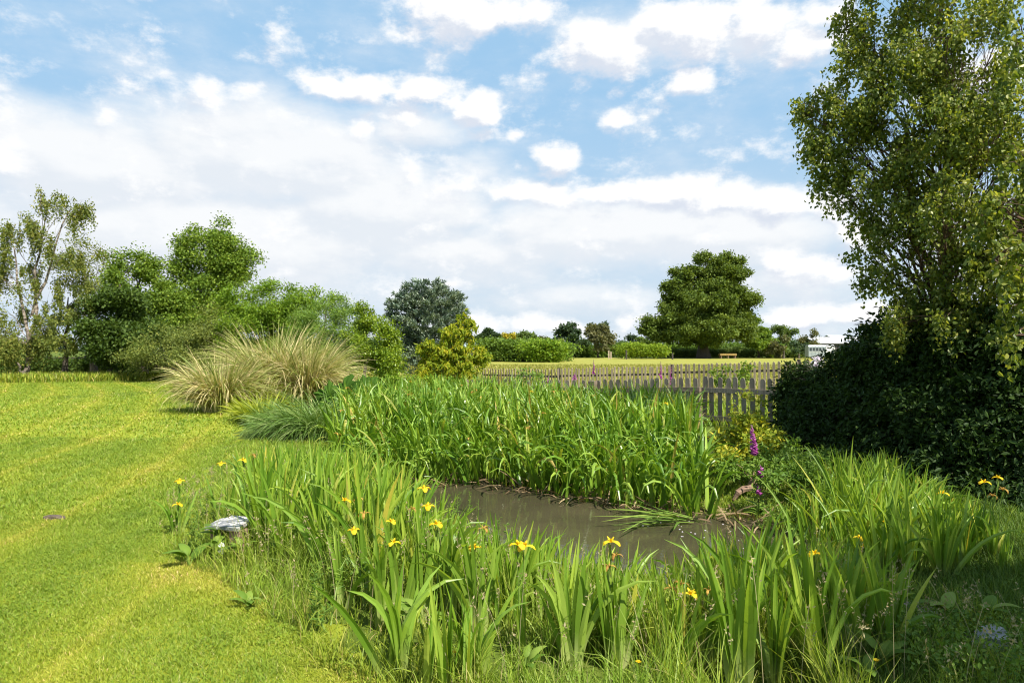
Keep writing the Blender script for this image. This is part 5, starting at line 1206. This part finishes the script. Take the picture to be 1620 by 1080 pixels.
foxglove(1061, 574, 606, 0, 'deeper purple foxglove behind the grey fence, right one of two side by side', 34, .045, d=16.4)
foxglove(909, 588, 599, 0, 'small pink foxglove clump behind the grey fence left of the square post', 10, .06, d=18.2)
foxglove(868, 594, 603, 0, 'faded salmon pink foxglove beside the green climber', 8, .05, d=18.4)

# white rose among the hedge top
t = thing('white_rhododendron', 'white flowering shrub glimpsed through the gap beside the gate posts', 'shrub', (P(1291, 0, 18)[0], 18, 0))
b0 = np.array([P(1291, 0, 18)[0], 18, 0])
V, F, K, tw = crown([(1292, 586, 18, 12, 10), (1295, 574, 18, 6, 10)], 60, .07, rc=.06, perc=16, aspect=.9, surf=.2)
link('flowers', make_mesh('flowers', V - b0, F, M['petal_w'], K), t)
V, F, K, tw = crown([(1292, 600, 18.2, 16, 18)], 30, .07, rc=.08, perc=16); link('foliage', make_mesh('foliage', V - b0, F, M['dark_l'], K), t)
mb = MB(); woody(mb, (0, 0, 0), (0, 0, .9), .03, [(c - b0, q - b0) for c, q in tw], ntw=8); mb.build('stem', M['bark'], t)

# buttercups
for px, bp, tp, lb in [(1010, 1085, 1048, 'buttercup at the foot of the bare footed iris pair'), (1053, 1085, 1060, 'buttercup right of the bare footed iris pair'), (1386, 1090, 1045, 'buttercup alone in the shade at the bottom right'), (720, 1075, 1032, 'buttercup low among the near grass left of centre'), (1082, 1090, 1052, 'buttercup at the bottom edge left of the fanned iris')]:
    x, y, h = at_px(px, tp, bp); t = thing('buttercup', lb, 'buttercup', (x, y, float(gz(x, y))), group='buttercups at the bottom edge')
    MB().tube(curve((0, 0, 0), (0, 0, h), 0, 4, .003), [.002] * 4, 4).build('stem', M['stem'], t)
    a = np.arange(5) * 2 * PI / 5
    V, F, K = blades(np.tile([0, 0, h], (5, 1)), a, .017, .017, .9, .2, S=3, prof=([0, .5, 1], [.5, 1, .7])); link('petals', make_mesh('petals', V, F, M['yellow'], K), t)

# ------------------------------------------------------------------ rocks, bench, heaps
def lump(size, seed, n=24, m=14, rough=.18, flat=.0):
    r = np.random.default_rng(seed); V = []
    ph = r.uniform(0, 6, 8)
    for i in range(m + 1):
        th = PI * i / m
        for j in range(n):
            a = 2 * PI * j / n
            d = np.array([math.sin(th) * math.cos(a), math.sin(th) * math.sin(a), math.cos(th)])
            k_ = 1 + rough * (math.sin(3 * d[0] + ph[0]) + math.sin(4 * d[1] + ph[1]) + .6 * math.sin(6 * d[2] + 3 * d[0] + ph[2]) + .4 * math.sin(11 * d[0] + 9 * d[1] + ph[3])) + r.normal(0, .012)
            V.append(np.sign(d) * np.abs(d) ** .8 * np.array(size) * k_)
    F = [(i * n + j, (i + 1) * n + j, (i + 1) * n + (j + 1) % n, i * n + (j + 1) % n) for i in range(m) for j in range(n)]
    return np.array(V), F
x, y, _ = at_px(1565, 1000, 1018)
V, F = lump((.105, .08, .05), 3); tag(MB().add(V @ rot(0, -.25, .3).T, F).build('white_stone', M['stone'], loc=(x, y, .035), smooth=False), 'pale grey and white boulder lying in the shaded grass', 'stone')
x, y, _ = at_px(1535, 1000, 1012)
V, F = lump((.045, .04, .022), 5); tag(MB().add(V, F).build('small_stone', M['slate'], loc=(x, y, .015)), 'small dark stone just left of the pale boulder', 'stone')
x, y, _ = at_px(1435, 950, 975)
t = thing('rubble_heap', 'small heap of pale brown rubble behind the shaded iris clump', 'rubble', (x, y, float(gz(x, y))))
V, F = lump((.16, .12, .05), 8, rough=.1); MB().add(V, F).build('mound', M['soil'] if False else M['rubble'], t)
mb = MB()
for i in range(150):
    a = rng.uniform(0, 6.28); r = abs(rng.normal(0, .09)); V, F = lump(tuple(rng.uniform(.008, .02, 3)), i, 7, 5, .12)
    mb.add(V @ rot(*(rng.random(3)*3)).T + [r * math.cos(a) * 1.3, r * math.sin(a), .06 * math.exp(-(r / .1) ** 2) + .02], F)
o = mb.build('chips', M['rubble'], t); o['kind'] = 'stuff'
# molehill stone on the lawn
g = G(87, 822)
t = thing('lawn_stone', 'flat dark stone sunk in the lawn at the left with a pale chipped edge', 'stone', (g[0], g[1], 0))
V, F = lump((.085, .05, .032), 21, rough=.12); MB().add(V @ rot(0, .1, .1).T + [0, 0, .02], F).build('slab', M['slate'], t)
V, F = lump((.03, .025, .016), 22); MB().add(V + [.085, -.01, .012], F).build('chip', M['slate'], t)
g = G(333, 1050); V, F = lump((.03, .022, .008), 23); tag(MB().add(V, F).build('soil_clod', M['soil'], loc=(g[0], g[1], .006)), 'small dark soil clod on the lawn near the bottom', 'soil clod')
# peeling bench / staddle
x, y, _ = at_px(362, 800, 878)
t = thing('garden_pedestal', 'low pedestal with a peeling grey and white painted top on old bricks', 'pedestal', (x, y, 0), -.35)
zt = EYE - (826 - HY) / FOC * y
def slabm(L, W_, T, n=7):
    mb = MB(); mb.box((0, 0, 0), (L, W_, T)); return mb
a = slabm(.20, .22, .028); o = a.build('top_board', M['slab'], t); o.location = (.065, .0, zt); o.rotation_euler = (.16, .05, .15)
a = slabm(.15, .2, .026); o = a.build('top_board', M['slab'], t); o.location = (-.11, .02, zt - .02); o.rotation_euler = (.12, -.2, .1)
MB().box((.12, -.02, zt * .45), (.10, .10, zt * .80)).build('brick', M['brick'], t); MB().box((-.13, .03, zt * .40), (.10, .10, zt * .72), rz=.3).build('brick', M['brick'], t)
V, F = lump((.035, .02, .05), 31); MB().add(V @ rot(.2, .3, 0).T + [.0, -.11, zt * .35], F).build('white_block', M['white'], t)
# dead branch above the dark water
c = P(1185, 770, 8.9)
t = thing('dead_branch', 'broken brown branch stub below the golden shrub', 'branch', tuple(c))
MB().tube(curve((-.22, -.05, -.16), (.2, .1, .10), .03, 7, .02), [.018, .04, .045, .04, .035, .03, .02], 8, True).build('limb', M['deadwood'], t)
MB().tube(curve((-.2, -.04, -.12), (-.19, -.06, -.9), 0, 6, .02), np.linspace(.012, .006, 6), 6).tube(curve((.0, 0, 0), (.05, -.1, .3), 0, 5, .03), np.linspace(.01, .003, 5), 5).tube(curve((.1, 0, .05), (-.2, -.1, .32), 0, 5, .03), np.linspace(.008, .003, 5), 5).build('twig', M['deadwood'], t)
print('objects', len(bpy.data.objects))
